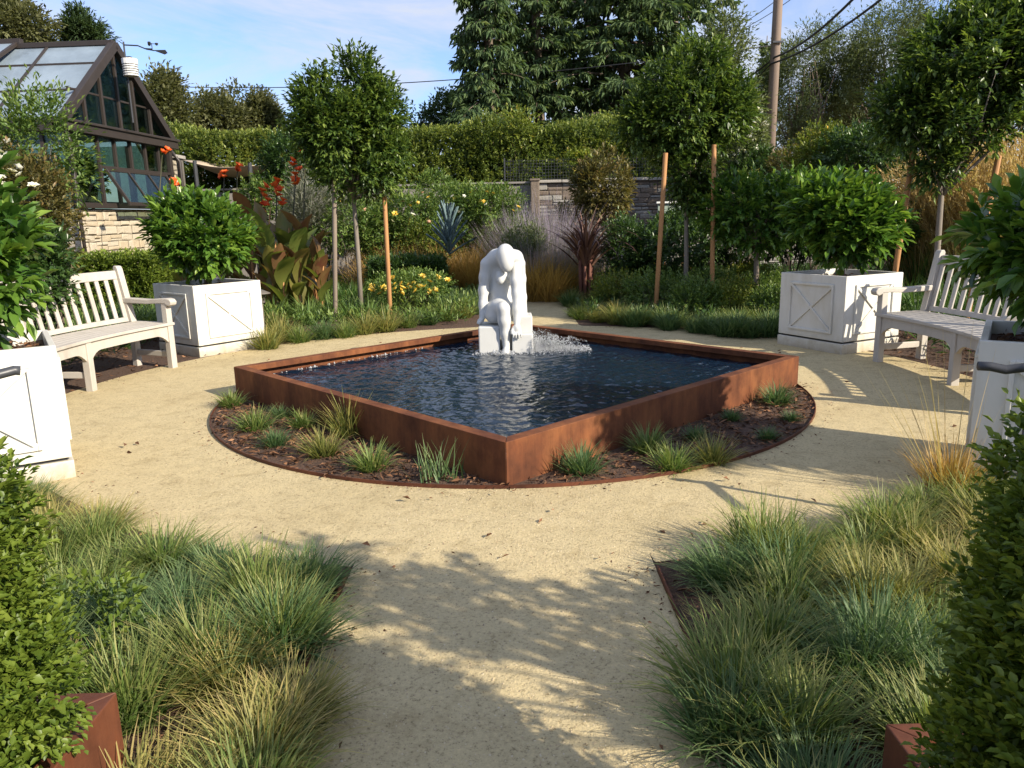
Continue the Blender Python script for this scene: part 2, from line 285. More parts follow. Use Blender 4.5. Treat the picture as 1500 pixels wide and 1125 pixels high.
class MB:
    """collects simple solids into one mesh"""
    def __init__(s): s.v = []; s.f = []
    def add(s, V, F):
        k = len(s.v); s.v += [tuple(p) for p in V]; s.f += [tuple(i + k for i in f) for f in F]; return s
    def box(s, c, d, rot=None):
        c = Vector(c); h = Vector(d) / 2
        P = [Vector((x * h.x, y * h.y, z * h.z)) for z in (-1, 1) for y in (-1, 1) for x in (-1, 1)]
        if rot is not None: P = [rot @ p for p in P]
        return s.add([p + c for p in P], [(0, 2, 3, 1), (4, 5, 7, 6), (0, 1, 5, 4), (2, 6, 7, 3), (0, 4, 6, 2), (1, 3, 7, 5)])
    def bar(s, a, b, w, h, upv=(0, 0, 1)):
        """a square bar from a to b"""
        a, b = Vector(a), Vector(b); d = (b - a); Ln = d.length; d.normalize()
        sd_ = d.cross(Vector(upv)); 
        if sd_.length < 1e-4: sd_ = d.cross(Vector((0, 1, 0)))
        sd_.normalize(); u = sd_.cross(d)
        rot = Matrix((sd_, d, u)).transposed()
        return s.box((a + b) / 2, (w, Ln, h), rot)
    def tube(s, pts, rad, n=8, cap=True):
        pts = [Vector(p) for p in pts]; k = len(pts)
        if not hasattr(rad, '__len__'): rad = [rad] * k
        V = []; F = []; ref = None
        for i, p in enumerate(pts):
            t = (pts[min(i + 1, k - 1)] - pts[max(i - 1, 0)]).normalized()
            if ref is None:
                ref = t.cross(Vector((0, 0, 1)))
                if ref.length < .05: ref = t.cross(Vector((0, 1, 0)))
            x = (ref - t * ref.dot(t)).normalized(); y = t.cross(x); ref = x
            for j in range(n):
                a = 2 * math.pi * j / n; V.append(p + (x * math.cos(a) + y * math.sin(a)) * rad[i])
        for i in range(k - 1):
            for j in range(n): F.append((i * n + j, i * n + (j + 1) % n, (i + 1) * n + (j + 1) % n, (i + 1) * n + j))
        if cap: F.append(tuple(range(n - 1, -1, -1))); F.append(tuple((k - 1) * n + j for j in range(n)))
        return s.add(V, F)
    def lathe(s, prof, n=16, c=(0, 0, 0)):
        k = len(prof); V = []; F = []
        for r, z in prof:
            for j in range(n):
                a = 2 * math.pi * j / n; V.append((c[0] + r * math.cos(a), c[1] + r * math.sin(a), c[2] + z))
        for i in range(k - 1):
            for j in range(n): F.append((i * n + j, i * n + (j + 1) % n, (i + 1) * n + (j + 1) % n, (i + 1) * n + j))
        F.append(tuple(range(n - 1, -1, -1))); F.append(tuple((k - 1) * n + j for j in range(n)))
        return s.add(V, F)
    def prism(s, poly, a, b):
        """polygon (list of 3D points) swept by vector from offset a to offset b"""
        k = len(poly); a, b = Vector(a), Vector(b)
        V = [Vector(p) + a for p in poly] + [Vector(p) + b for p in poly]
        F = [tuple(range(k - 1, -1, -1)), tuple(range(k, 2 * k))] + [(i, (i + 1) % k, k + (i + 1) % k, k + i) for i in range(k)]
        return s.add(V, F)
    def build(s, name, mat, parent=None, loc=(0, 0, 0), rz=0, smooth=False, bevel=0, kind=None, label=None):
        me = bpy.data.meshes.new(name); me.from_pydata(s.v, [], s.f); me.materials.append(mat)
        bm = bmesh.new(); bm.from_mesh(me); bmesh.ops.recalc_face_normals(bm, faces=bm.faces); 
        if smooth:
            for f in bm.faces: f.smooth = True
        bm.to_mesh(me); bm.free(); me.update()
        o = put(name, me, parent, loc, rz, kind=kind, label=label)
        if bevel:
            m = o.modifiers.new('edge', 'BEVEL'); m.width = bevel; m.segments = 2; m.limit_method = 'ANGLE'
        return o

def unit(a): return a / np.maximum(np.linalg.norm(a, axis=-1, keepdims=True), 1e-9)
def rdir(n):
    return unit(rng.normal(size=(n, 3)))
_ph = rng.uniform(0, 6.28, (24, 1)); _kd = rdir(24)
def fnoise(P, freq, k0=0):
    """smooth pseudo noise in about -1..1"""
    s = 0
    for k in range(6):
        kk = (k + k0) % 24
        s = s + np.sin(P @ (_kd[kk] * freq * (1 + .37 * k)) + _ph[kk, 0])
    return s / 3.2

def leaves(name, P, D, N, Ln, Wd, tint, mat, fold=.22, droop=.12, full=False):
    """one folded leaf per row: base P, axis D, upper side N, length Ln, width Wd"""
    n = len(P); D = unit(D); S = unit(np.cross(D, N)); N = np.cross(S, D)
    Ln = np.broadcast_to(Ln, (n,))[:, None]; Wd = np.broadcast_to(Wd, (n,))[:, None]
    if full: T = [(0, 0, 0), (.40, .28, fold * .8), (.44, .62, fold), (0, 1, -droop), (-.44, .62, fold), (-.40, .28, fold * .8)]; F0 = [(0, 1, 2, 3), (0, 3, 4, 5)]
    else: T = [(0, 0, 0), (.5, .5, fold), (0, 1, -droop), (-.5, .5, fold)]; F0 = [(0, 1, 2), (0, 2, 3)]
    k = len(T)
    V = np.stack([P + S * (Wd * s) + D * (Ln * d) + N * (Wd * h if h > 0 else Ln * h) for s, d, h in T], 1).reshape(-1, 3)
    F = (np.arange(n)[:, None, None] * k + np.array(F0)[None]).reshape(-1, len(F0[0]))
    return mesh_np(name, V, F, mat, {'tint': np.repeat(np.clip(tint, 0, 1), k)})
def blades(name, P, az, lean, curve, Ln, Wd, tint, mat, K=4, tipamt=.5, base_tip=0.):
    """curved grass blades: lean is the start angle from upright, curve the added bend at the tip"""
    n = len(P); t = np.linspace(0, 1, K + 1)
    H = np.stack([np.cos(az), np.sin(az), np.zeros(n)], 1); Sd = np.stack([-np.sin(az), np.cos(az), np.zeros(n)], 1)
    tw = rng.uniform(-.6, .6, (n, 1)); Sd = Sd * np.cos(tw) + H * np.sin(tw)
    pos = np.zeros((n, 3)) + P; rows = []; Z = np.array([0, 0, 1.])
    for k in range(K + 1):
        w = Wd * (1 - t[k] ** 1.7) * .5 + .0004
        rows += [pos - Sd * w[:, None], pos + Sd * w[:, None]]
        ang = lean + curve * ((t[k] + .5 / K) ** 1.4)
        pos = pos + (H * np.sin(ang)[:, None] + Z * np.cos(ang)[:, None]) * (Ln / K)[:, None]
    V = np.stack(rows, 1).reshape(-1, 3); k2 = 2 * (K + 1)
    F0 = np.array([(2 * k, 2 * k + 1, 2 * k + 3, 2 * k + 2) for k in range(K)])
    F = (np.arange(n)[:, None, None] * k2 + F0[None]).reshape(-1, 4)
    tipv = np.repeat(np.clip(t ** 2 * tipamt + base_tip, 0, 1), 2)[None] * np.clip(rng.normal(.8, .45, (n, 1)), 0, 1.4)
    return mesh_np(name, V, F, mat, {'tint': np.repeat(np.clip(tint, 0, 1), k2), 'tip': np.clip(tipv, 0, 1).ravel()}, smooth=True)

def crown_pts(lobes, n, shell=.4, gap=.0, freq=5., inner=.5):
    lobes = np.array(lobes, float); wt = lobes[:, 3] * lobes[:, 5]; wt = wt / wt.sum()
    P = []; O = []; need = n; it = 0
    while need > 0 and it < 30:
        it += 1; m_ = int(need * 1.8) + 60
        i = rng.choice(len(lobes), m_, p=wt); u = rdir(m_)
        r = 1 - shell * rng.random(m_) ** 1.6
        p = lobes[i, :3] + u * lobes[i, 3:6] * r[:, None]
        keep = np.ones(m_, bool)
        for k in range(len(lobes)):
            q = ((p - lobes[k, :3]) / lobes[k, 3:6]); keep &= ~(((q ** 2).sum(1) < inner ** 2) & (i != k))
        keep &= fnoise(p, freq) > gap * 2 - 1.05
        p = p[keep]; u = u[keep]
        P.append(p[:need]); O.append(u[:need]); need -= len(p[:need])
    return np.concatenate(P), np.concatenate(O)
def twigs(P, O, per, tl, upw=.35, rnd=.55, spread=.9, grow=.25, droop=0., z_light=0.):
    """leaves set round short twigs that point outward: returns base, axis, normal, tint"""
    n = len(P); T = unit(O * .8 + np.array([0, 0, upw - droop]) + rdir(n) * rnd)
    s = np.tile(np.linspace(0, 1, per), n); k = np.repeat(np.arange(n), per)
    tl_ = np.broadcast_to(tl, (n,))[k] * rng.uniform(.7, 1.2, n * per)
    base = P[k] + T[k] * (s * tl_)[:, None]
    side = unit(np.cross(T[k], rdir(n * per))); D = unit(T[k] * (.45 + .7 * s[:, None]) + side * spread * (1.05 - .6 * s[:, None]) - np.array([0, 0, droop]))
    N = unit(np.cross(np.cross(D, np.array([0, 0, 1.]) + T[k] * .5), D) + rdir(n * per) * .35)
    N[N[:, 2] < 0] *= -1
    tw = rng.normal(0, .14, n)
    tint = .36 + tw[k] + rng.normal(0, .10, n * per) + grow * s ** 3
    return base, D, N, tint
def foliage(name, lobes, n, per, tl, Ln, Wd, mat, parent=None, loc=(0, 0, 0), shell=.4, gap=.15, freq=5., kind='stuff', full=False, fold=.22, **kw):
    P, O = crown_pts(lobes, n, shell, gap, freq)
    b, D, N, t = twigs(P, O, per, tl, **kw)
    Lr = Ln * rng.uniform(.65, 1.2, len(b)); Wr = Wd * rng.uniform(.75, 1.15, len(b))
    me = leaves(name, b, D, N, Lr, Wr, t, mat, full=full, fold=fold)
    return put(name, me, parent, loc, kind=kind)
def branchwork(name, base, tips, r0, mat, parent, sag=.1, n=6):
    mb = MB(); base = Vector(base)
    for t, r in tips:
        t = Vector(t); mid = base.lerp(t, .5) + Vector((random.uniform(-1, 1), random.uniform(-1, 1), random.uniform(-.2, 1))) * sag * (t - base).length
        q = [base, base.lerp(mid, .55), mid, mid.lerp(t, .6) + Vector((0, 0, .03)), t]
        mb.tube(q, [r, r * .85, r * .65, r * .42, r * .15], n)
    return mb.build(name, mat, parent, smooth=True)
# ------------------------------------------------------------------ the setting
RC = Vector((0.0, 6.58, 0))            # centre of the round court
def ring_r(a):
    """outer radius of the gravel court at angle a: tighter at the near side"""
    s = max(0., -math.sin(a)); s = min(1, s / .8); s = s * s * (3 - 2 * s)
    return 4.1 * (1 - s) + 3.5 * s
def poly_sheet(name, pts, z, mat, kind='structure'):
    tri = tessellate_polygon([[Vector((p[0], p[1], 0)) for p in pts]])
    me = bpy.data.meshes.new(name); me.from_pydata([(p[0], p[1], z) for p in pts], [], [tuple(t) for t in tri]); me.materials.append(mat)
    bm = bmesh.new(); bm.from_mesh(me); bmesh.ops.recalc_face_normals(bm, faces=bm.faces)
    if sum(f.normal.z for f in bm.faces) < 0: bmesh.ops.reverse_faces(bm, faces=bm.faces)
    bm.to_mesh(me); bm.free()
    return tag(put(name, me), kind=kind)
g = MB(); g.add([(-500, -300, 0), (500, -300, 0), (500, 900, 0), (-500, 900, 0)], [(0, 1, 2, 3)])
tag(g.build('ground', M['earth']), kind='structure')
poly_sheet('planting_bed', [(-15, -4), (15, -4), (15, 20.6), (-15, 20.6)], .004, M['mulch'])
# gravel court with its two paths, one sheet
pts = []
P_IN, P_OUT = (-.72, .60), (-.45, .95)
ang = np.radians(np.arange(0, 360, 2.0)); 
for a in ang:
    r = ring_r(a); p = (RC.x + r * math.cos(a), RC.y + r * math.sin(a))
    if p[1] < RC.y and P_IN[0] < p[0] < P_IN[1]:
        if not any(q[1] < -3 for q in pts):
            yy = RC.y - 3.47
            pts += [(P_IN[0], yy + .12), (P_IN[0] - .0, yy - .2), (P_IN[0], -3.5), (P_IN[1], -3.5), (P_IN[1], yy - .2), (P_IN[1], yy + .12)]
        continue
    if p[1] > RC.y and P_OUT[0] < p[0] < P_OUT[1]:
        if not any(q[1] > 15 for q in pts):
            yy = RC.y + 4.1
            pts += [(P_OUT[1], yy), (P_OUT[1] - .03, 14), (P_OUT[1] + .05, 18.6), (P_OUT[0] + .75, 18.6), (P_OUT[0] + .2, 14), (P_OUT[0], yy)]
        continue
    pts.append(p)
poly_sheet('gravel_path', pts, .008, M['gravel'])
# round bed about the basin, with a steel strip round it
BR = 2.47
poly_sheet('mulch_bed', [(RC.x + BR * math.cos(a), RC.y + BR * math.sin(a)) for a in np.linspace(0, 2 * math.pi, 97)[:-1]], .013, M['mulch'])
mb = MB(); n = 96
V = []; F = []
for i in range(n):
    a = 2 * math.pi * i / n
    for r, z in ((BR + .006, 0.009), (BR + .006, .030), (BR, .030), (BR, .014)): V.append((r * math.cos(a), r * math.sin(a), z))
for i in range(n):
    j = (i + 1) % n
    for k in range(3): F.append((i * 4 + k, j * 4 + k, j * 4 + k + 1, i * 4 + k + 1))
mb.add(V, F)
tag(mb.build('bed_edging', M['corten2'], loc=(RC.x, RC.y, 0)), 'thin rusty steel strip edging the round mulch bed around the basin', 'edging')
# edging strips along the near path
for nm, x, lab in (('path_edging', P_IN[0] - .005, 'thin rusty steel edging strip on the left side of the near gravel path'), ('path_edging', P_IN[1] + .005, 'thin rusty steel edging strip on the right side of the near gravel path')):
    tag(MB().box((0, 0, .016), (.006, 4.6, .032)).build(nm, M['corten2'], loc=(x, .75, 0)), lab, 'edging')
# loose mulch chips
def chips(name, P, z, lmin, lmax, wid, mat, seedt=.5):
    n = len(P); az = rng.uniform(0, 6.28, n); D = np.stack([np.cos(az), np.sin(az), rng.normal(0, .28, n)], 1)
    N = np.tile([0, 0, 1.], (n, 1)) + rng.normal(0, .5, (n, 3)); Ln = rng.uniform(lmin, lmax, n)
    B = np.column_stack([P, z + rng.uniform(.002, .022, n)])
    me = leaves(name, B, D, N, Ln, wid * rng.uniform(.6, 1.5, n), rng.beta(1.6, 2.2, n), mat, fold=.35, droop=.05)
    return me
a = rng.uniform(0, 6.28, 9000); r = BR * np.sqrt(rng.uniform(.28, .985, 9000)); Pq = np.column_stack([RC.x + r * np.cos(a), RC.y + r * np.sin(a)])
keep = (np.abs(Pq[:, 0] - .02) + np.abs(Pq[:, 1] - 6.58) > 2.47) & (Pq[:, 1] < 7.4)
tag(put('mulch_chips', chips('mulch_chips', Pq[keep], .013, .03, .085, .014, M['chip'])), kind='stuff')
P1 = np.column_stack([rng.uniform(-4.9, 4.9, 9000), rng.uniform(1.2, 10.5, 9000)])
rr = np.hypot(P1[:, 0] - RC.x, P1[:, 1] - RC.y); lim = np.array([ring_r(t) for t in np.arctan2(P1[:, 1] - RC.y, P1[:, 0])])
keep = (rr > lim + .0) & ((P1[:, 0] < P_IN[0] - .02) | (P1[:, 0] > P_IN[1] + .02) | (P1[:, 1] > 8))
tag(put('bark_litter', chips('bark_litter', P1[keep], .004, .03, .09, .016, M['chip'])), kind='stuff')
# loose grit on the court and path (tiny stones)
n = 9000
P2 = np.column_stack([rng.uniform(-.68, .56, n), 1.6 + 2.6 * rng.random(n) ** 1.2])
a = rng.uniform(0, 6.28, 9000); r = np.sqrt(rng.uniform(BR ** 2 * 1.03, 3.5 ** 2, 9000)); P3 = np.column_stack([RC.x + r * np.cos(a), RC.y + r * np.sin(a)])
P2 = np.concatenate([P2, P3[P3[:, 1] < 7]]); n = len(P2)
s = .0016 + .0032 * rng.random(n) ** 2.4
T = np.array([(1, 0, 0), (0, 1, 0), (-1, 0, 0), (0, -1, 0), (0, 0, 1.0)]) 
V = (np.column_stack([P2, np.full(n, .008)])[:, None] + T[None] * s[:, None, None] * rng.uniform(.6, 1.3, (n, 5, 3))).reshape(-1, 3)
F = (np.arange(n)[:, None, None] * 5 + np.array([(0, 1, 4), (1, 2, 4), (2, 3, 4), (3, 0, 4)])[None]).reshape(-1, 3)
tag(put('loose_grit', mesh_np('loose_grit', V, F, M['grit'], {'tint': np.repeat(rng.beta(2, 2, n), 5)})), kind='stuff')
# a few fallen leaves
nl = 34; a = rng.uniform(0, 6.28, nl); r = rng.uniform(2.6, 3.4, nl)
Pl = np.column_stack([RC.x + r * np.cos(a), RC.y + r * np.sin(a)])
tag(put('fallen_leaves', chips('fallen_leaves', Pl, .008, .03, .06, .022, M['chip'])), kind='stuff')

# litter gathered along the edges of the gravel
nl = 900; a = rng.uniform(0, 6.28, nl); side = rng.random(nl) < .5
r = np.where(side, BR + .02 + abs(rng.normal(0, .10, nl)), np.array([ring_r(t) for t in a]) - .02 - abs(rng.normal(0, .16, nl)))
Pl = np.column_stack([RC.x + r * np.cos(a), RC.y + r * np.sin(a)])
Pe = np.column_stack([np.where(rng.random(260) < .5, P_IN[0] + abs(rng.normal(0, .08, 260)), P_IN[1] - abs(rng.normal(0, .08, 260))), rng.uniform(1.3, 3.1, 260)])
tag(put('edge_litter', chips('edge_litter', np.concatenate([Pl, Pe]), .008, .008, .03, .008, M['chip'])), kind='stuff')

# ------------------------------------------------------------------ the steel basin, its water and the carved figure
PC = Vector((.02, 6.58, 0)); PR, PH, CAPW, WZ = 2.455, .273, .085, .165
pool = empty('water_basin', PC, 'square rusty steel basin holding dark water, set cornerwise in the round gravel court', 'basin', rz=R_(-1.47))
def corner(k, r, z): return Vector((r * math.cos(k * math.pi / 2), r * math.sin(k * math.pi / 2), z))
for k in range(4):
    mb = MB(); t = .014 * math.sqrt(2); c = CAPW * math.sqrt(2)
    prof = [(PR, 0.0), (PR, PH), (PR - c, PH), (PR - c, PH - .05), (PR - t, PH - .05), (PR - t, 0.0)]
    V = [corner(k, r, z) for r, z in prof] + [corner(k + 1, r, z) for r, z in prof]; m_ = len(prof)
    F = [(i, (i + 1) % m_, m_ + (i + 1) % m_, m_ + i) for i in range(m_)] + [tuple(range(m_)), tuple(range(2 * m_ - 1, m_ - 1, -1))]
    # mitred at the corners, a hair apart
    mid = (corner(k, PR, 0) + corner(k + 1, PR, 0)) / 2
    V = [v - (v - Vector((mid.x, mid.y, v.z))).normalized() * .0015 for v in V]
    mb.add(V, F); mb.build('side_panel', M['corten'], pool, bevel=.004)
mb = MB(); ci = PR - .10
mb.prism([corner(k, PR - .03, .02) for k in range(4)], (0, 0, 0), (0, 0, .02)); mb.build('basin_floor', M['black'], pool)
# water surface with small waves
ws = PR - .022; nW = 280; u = np.linspace(-1, 1, nW)
U, Vv = np.meshgrid(u, u); X = (U - Vv) * ws / 2; Y = (U + Vv) * ws / 2
ca, sa = math.cos(R_(-1.47)), math.sin(R_(-1.47)); Xw = X * ca - Y * sa; Yw = X * sa + Y * ca
Z = np.zeros_like(X); sx, sy = -.05, 1.32
rad = np.hypot(Xw - sx - .15, Yw - sy)
for i in range(46):
    lam = .040 * (7 ** rng.random()); th = rng.uniform(0, 6.28); k = 2 * math.pi / lam
    Z += .0026 * lam ** .75 * np.sin(k * (Xw * math.cos(th) + Yw * math.sin(th) * 1.0) + rng.uniform(0, 6.28) + 1.2 * np.sin(3 * Xw + i) + 1.1 * np.sin(2.6 * Yw + 2 * i))
for lam, A in ((.13, .0026), (.08, .0014), (.20, .0022)):
    Z += A * np.sin(2 * math.pi * rad / lam + 1.5 * np.sin(5 * np.arctan2(Yw - sy, Xw - sx))) * np.exp(-rad / 1.5)
Z += .010 * np.exp(-(rad / .38) ** 2) * np.sin(31 * Xw + 8 * np.sin(17 * Yw)) * np.sin(37 * Yw + 5 * np.sin(19 * Xw))
V = np.stack([Xw, Yw, Z], -1).reshape(-1, 3); I = np.arange(nW * nW).reshape(nW, nW)
F = np.stack([I[:-1, :-1], I[:-1, 1:], I[1:, 1:], I[1:, :-1]], -1).reshape(-1, 4)
tag(put('water', mesh_np('water', V, F, M['water'], smooth=True), loc=(PC.x, PC.y, WZ)), kind='structure')

# ---- carved seated figure: one continuous body from a blended distance field
def smin(a, b, k): 
    h = np.clip(.5 + .5 * (b - a) / k, 0, 1); return b * (1 - h) + a * h - k * h * (1 - h)
def smax(a, b, k): return -smin(-a, -b, k)
class Field:
    def __init__(s, lo, hi, h):
        s.lo = np.array(lo); s.h = h; s.n = np.ceil((np.array(hi) - s.lo) / h).astype(int) + 1
        ax = [s.lo[i] + h * np.arange(s.n[i]) for i in range(3)]
        s.P = np.stack(np.meshgrid(*ax, indexing='ij'), -1)
    def ell(s, c, r, rot=None):
        q = s.P - np.array(c)
        if rot is not None: q = q @ np.array(rot)
        r = np.array(r); k0 = np.linalg.norm(q / r, axis=-1); k1 = np.linalg.norm(q / r ** 2, axis=-1)
        return k0 * (k0 - 1) / np.maximum(k1, 1e-6)
    def cap(s, a, b, ra, rb):
        a, b = np.array(a), np.array(b); ab = b - a
        t = np.clip(((s.P - a) @ ab) / (ab @ ab), 0, 1)
        return np.linalg.norm(s.P - a - t[..., None] * ab, axis=-1) - (ra + (rb - ra) * t)
    def chain(s, pts, rad, k=.02):
        d = None
        for i in range(len(pts) - 1):
            e = s.cap(pts[i], pts[i + 1], rad[i], rad[i + 1]); d = e if d is None else smin(d, e, k)
        return d
def surface_net(D, lo, h):
    n = D.shape; ins = D < 0; Vsum = np.zeros([k - 1 for k in n] + [3]); cnt = np.zeros([k - 1 for k in n])
    def corner_(o): return tuple(slice(o[i], n[i] - 1 + o[i]) for i in range(3))
    for ax in range(3):
        for b in (0, 1):
            for c in (0, 1):
                o0 = [0, 0, 0]; o1 = [0, 0, 0]; oth = [i for i in range(3) if i != ax]
                o0[oth[0]] = o1[oth[0]] = b; o0[oth[1]] = o1[oth[1]] = c; o1[ax] = 1
                d0, d1 = D[corner_(o0)], D[corner_(o1)]; x = (d0 < 0) != (d1 < 0)
                t = np.where(x, d0 / np.where(x, d0 - d1, 1), 0)
                for i in range(3): Vsum[..., i] += np.where(x, (t if i == ax else o0[i]), 0)
                cnt += x
    act = cnt > 0; idx = -np.ones(act.shape, int); idx[act] = np.arange(act.sum())
    V = (np.argwhere(act) + Vsum[act] / cnt[act][:, None]) * h + lo
    Fs = []
    for ax in range(3):
        s0 = [slice(None)] * 3; s1 = [slice(None)] * 3; s0[ax] = slice(0, -1); s1[ax] = slice(1, None)
        x = ins[tuple(s0)] != ins[tuple(s1)]; a_, b_ = [i for i in range(3) if i != ax]
        q = np.argwhere(x); ok = (q[:, a_] > 0) & (q[:, b_] > 0) & (q[:, a_] < n[a_] - 1) & (q[:, b_] < n[b_] - 1); q = q[ok]
        def cell(da, db):
            c = q.copy(); c[:, a_] += da; c[:, b_] += db; return idx[c[:, 0], c[:, 1], c[:, 2]]
        f = np.stack([cell(-1, -1), cell(0, -1), cell(0, 0), cell(-1, 0)], 1)
        inn = ins[tuple(s0)][tuple(q.T)]; flip = inn if ax != 1 else ~inn
        f[~flip] = f[~flip][:, ::-1]; Fs.append(f)
    return V, np.concatenate(Fs)
ST = Vector((-.05, 7.90, 0))
statue = empty('statue', ST, 'white carved stone statue of a seated bowed figure leaning on blocks in the water', 'statue')
fd = Field((-.40, -.40, .05), (.34, .30, 1.28), .009)
def UV(u, v, y): return ((u - 515) * .00135, y, .15 + (945 - v) * .00138)
# torso: back hunched forward, chest hollow between the arms, waist, hips
d = fd.ell(UV(505, 350, .09), (.165, .10, .17))
d = smin(d, fd.ell(UV(475, 500, .075), (.100, .085, .20)), .05)
d = smin(d, fd.ell(UV(505, 640, .08), (.175, .13, .13)), .06)
d = smin(d, fd.ell(UV(497, 500, .105), (.172, .065, .33)), .025)
# shoulders slope from the neck; the bowed head hangs before them
d = smin(d, fd.chain([UV(385, 305, .05), UV(455, 258, .03), UV(525, 245, .03), UV(600, 262, .03), UV(630, 305, .05)], [.070, .078, .08, .070, .058], .04), .05)
d = smin(d, fd.cap(UV(520, 270, .03), UV(525, 250, -.06), .075, .07), .05)
hd = fd.ell(UV(525, 240, -.085), (.094, .105, .118), Matrix.Rotation(R_(-24), 3, 'X'))
hd = smin(hd, fd.ell(UV(533, 305, -.135), (.066, .056, .075)), .05)
d = smin(d, hd, .010)
# breasts
d = smin(d, smin(fd.ell(UV(488, 390, -.035), (.056, .062, .062)), fd.ell(UV(482, 420, -.055), (.036, .046, .042)), .03), .008)
d = smin(d, fd.ell(UV(548, 395, .0), (.050, .052, .06)), .02)
# arm on the left of the picture hangs straight down to the block
arm1 = fd.chain([UV(384, 310, .045), UV(365, 400, .045), UV(353, 500, .04), UV(347, 600, .01), UV(338, 690, -.03)], [.068, .057, .052, .043, .032], .03)
d = smin(d, arm1, .007)
d = smin(d, smin(fd.ell(UV(326, 715, -.05), (.036, .055, .024)), fd.ell(UV(312, 728, -.09), (.022, .03, .018)), .02), .015)
# the far arm behind on the right, then the forearm that comes forward onto the block
d = smin(d, fd.chain([UV(632, 310, .06), UV(640, 420, .09), UV(644, 560, .11), UV(648, 700, .11)], [.056, .048, .046, .050], .03), .012)
arm2 = fd.chain([UV(600, 325, .0), UV(602, 430, -.105), UV(607, 520, -.135), UV(606, 630, -.185), UV(598, 715, -.23)], [.058, .060, .055, .047, .034], .03)
d = smin(d, arm2, .007)
d = smin(d, fd.ell(UV(600, 762, -.262), (.042, .034, .055)), .018)
for i, fx in enumerate((-25, -9, 8, 24)):
    L_ = (40, 50, 48, 38)[i]
    d = smin(d, fd.chain([UV(600 + fx, 780, -.280), UV(600 + fx * 1.15, 797, -.300), UV(600 + fx * 1.18, 797 + L_ * .55, -.302)], [.0120, .0112, .0092], .006), .005)
d = smin(d, fd.chain([UV(575, 745, -.262), UV(560, 770, -.282), UV(557, 795, -.292)], [.014, .0125, .010], .006), .008)
# leg: big rounded thigh towards us, knee, shin and foot
leg = fd.chain([UV(440, 650, .06), UV(470, 630, -.08), UV(500, 612, -.225)], [.125, .098, .066], .05)
leg = smin(leg, fd.ell(UV(440, 680, -.03), (.105, .15, .085)), .04)
shin = fd.chain([UV(502, 615, -.235), UV(505, 700, -.228), UV(512, 800, -.225), UV(517, 895, -.240)], [.066, .062, .049, .035], .03)
leg = smin(leg, shin, .012)
leg = smin(leg, fd.ell(UV(511, 922, -.285), (.042, .080, .032)), .025)
for i, fx in enumerate((-.030, -.012, .006, .024)): x_, y_, z_ = UV(511, 930, -.352); leg = smin(leg, fd.ell((x_ + fx, y_, z_), (.0105, .022, .013)), .008)
d = smin(d, leg, .006)
leg2 = fd.chain([UV(580, 655, .06), UV(585, 655, -.04), UV(578, 670, -.10)], [.105, .09, .07], .04)
d = smin(d, leg2, .012)
V, F = surface_net(d, fd.lo, fd.h)
me = mesh_np('figure', V, F, M['marble'], smooth=True)
fig = put('figure', me, statue)
sm = fig.modifiers.new('smooth', 'SMOOTH'); sm.factor = .5; sm.iterations = 3
def block(name, c, dim, mat=M['marble']):
    return MB().box(c, dim).build(name, mat, statue, bevel=.012)
block('seat_block', (-.167, -.02, .245), (.215, .42, .365))
block('seat_block', (.166, -.05, .215), (.212, .44, .275)); block('seat_block', (.190, .05, .425), (.165, .30, .17))
block('seat_block', (0, .12, .22), (.12, .28, .35))

# ---- splashing water beside the figure
def drops(name, P, R):
    n = len(P); S = 1 + rng.uniform(-.45, .6, (n, 1, 3)) * np.array([1, 1, 1.6])
    oV = np.array([(1, 0, 0), (-1, 0, 0), (0, 1, 0), (0, -1, 0), (0, 0, 1), (0, 0, -1.)]); oF = np.array([(0, 2, 4), (2, 1, 4), (1, 3, 4), (3, 0, 4), (2, 0, 5), (1, 2, 5), (3, 1, 5), (0, 3, 5)])
    V = (P[:, None] + oV[None] * S * R[:, None, None]).reshape(-1, 3)
    F = (np.arange(n)[:, None, None] * 6 + oF[None]).reshape(-1, 3)
    return mesh_np(name, V, F, M['foam'], smooth=True)
sp = []; rs = []
for i in range(150):   # leaping jets
    x0, y0 = ST.x + .26 + .42 * rng.random() ** 1.9, ST.y - .12 + rng.normal(0, .09); hgt = max(.02, (.17 - .20 * (x0 - ST.x - .26)) * rng.uniform(.5, 1.25))
    k = 40; t = rng.random(k); dx, dy = rng.normal(.03, .06), rng.normal(0, .05)
    sp.append(np.column_stack([x0 + dx * t + rng.normal(0, .010, k), y0 + dy * t + rng.normal(0, .010, k), WZ + 4 * hgt * t * (1 - t) * 1.0 + rng.normal(0, .006, k)])); rs.append(.0012 + .0034 * rng.random(k) ** 2.5)
k = 4200; x = ST.x + .24 + .62 * rng.random(k) ** 2.2; sp.append(np.column_stack([x, ST.y - .13 + rng.normal(0, .11, k), WZ + .004 + .05 * rng.random(k) ** 2 * (1 - (x - ST.x - .24) / .7)])); rs.append(.0014 + .0044 * rng.random(k) ** 2.2)
k = 520; a = rng.uniform(0, 6.28, k); r = .09 * np.sqrt(rng.random(k)); sp.append(np.column_stack([ST.x - .03 + 1.3 * r * np.cos(a), ST.y - .34 + r * np.sin(a), WZ + .035 * rng.random(k) ** 2])); rs.append(.002 + .006 * rng.random(k) ** 2)
k = 150; sp.append(np.column_stack([ST.x + rng.uniform(-.34, .22, k), ST.y - .30 + rng.normal(0, .06, k), WZ + .012 * rng.random(k)])); rs.append(.003 + .006 * rng.random(k) ** 2)
P = np.concatenate(sp); Rr = np.concatenate(rs); P[:, 2] = np.maximum(P[:, 2], WZ - .002)
tag(put('water_splash', drops('water_splash', P, Rr)), kind='stuff')
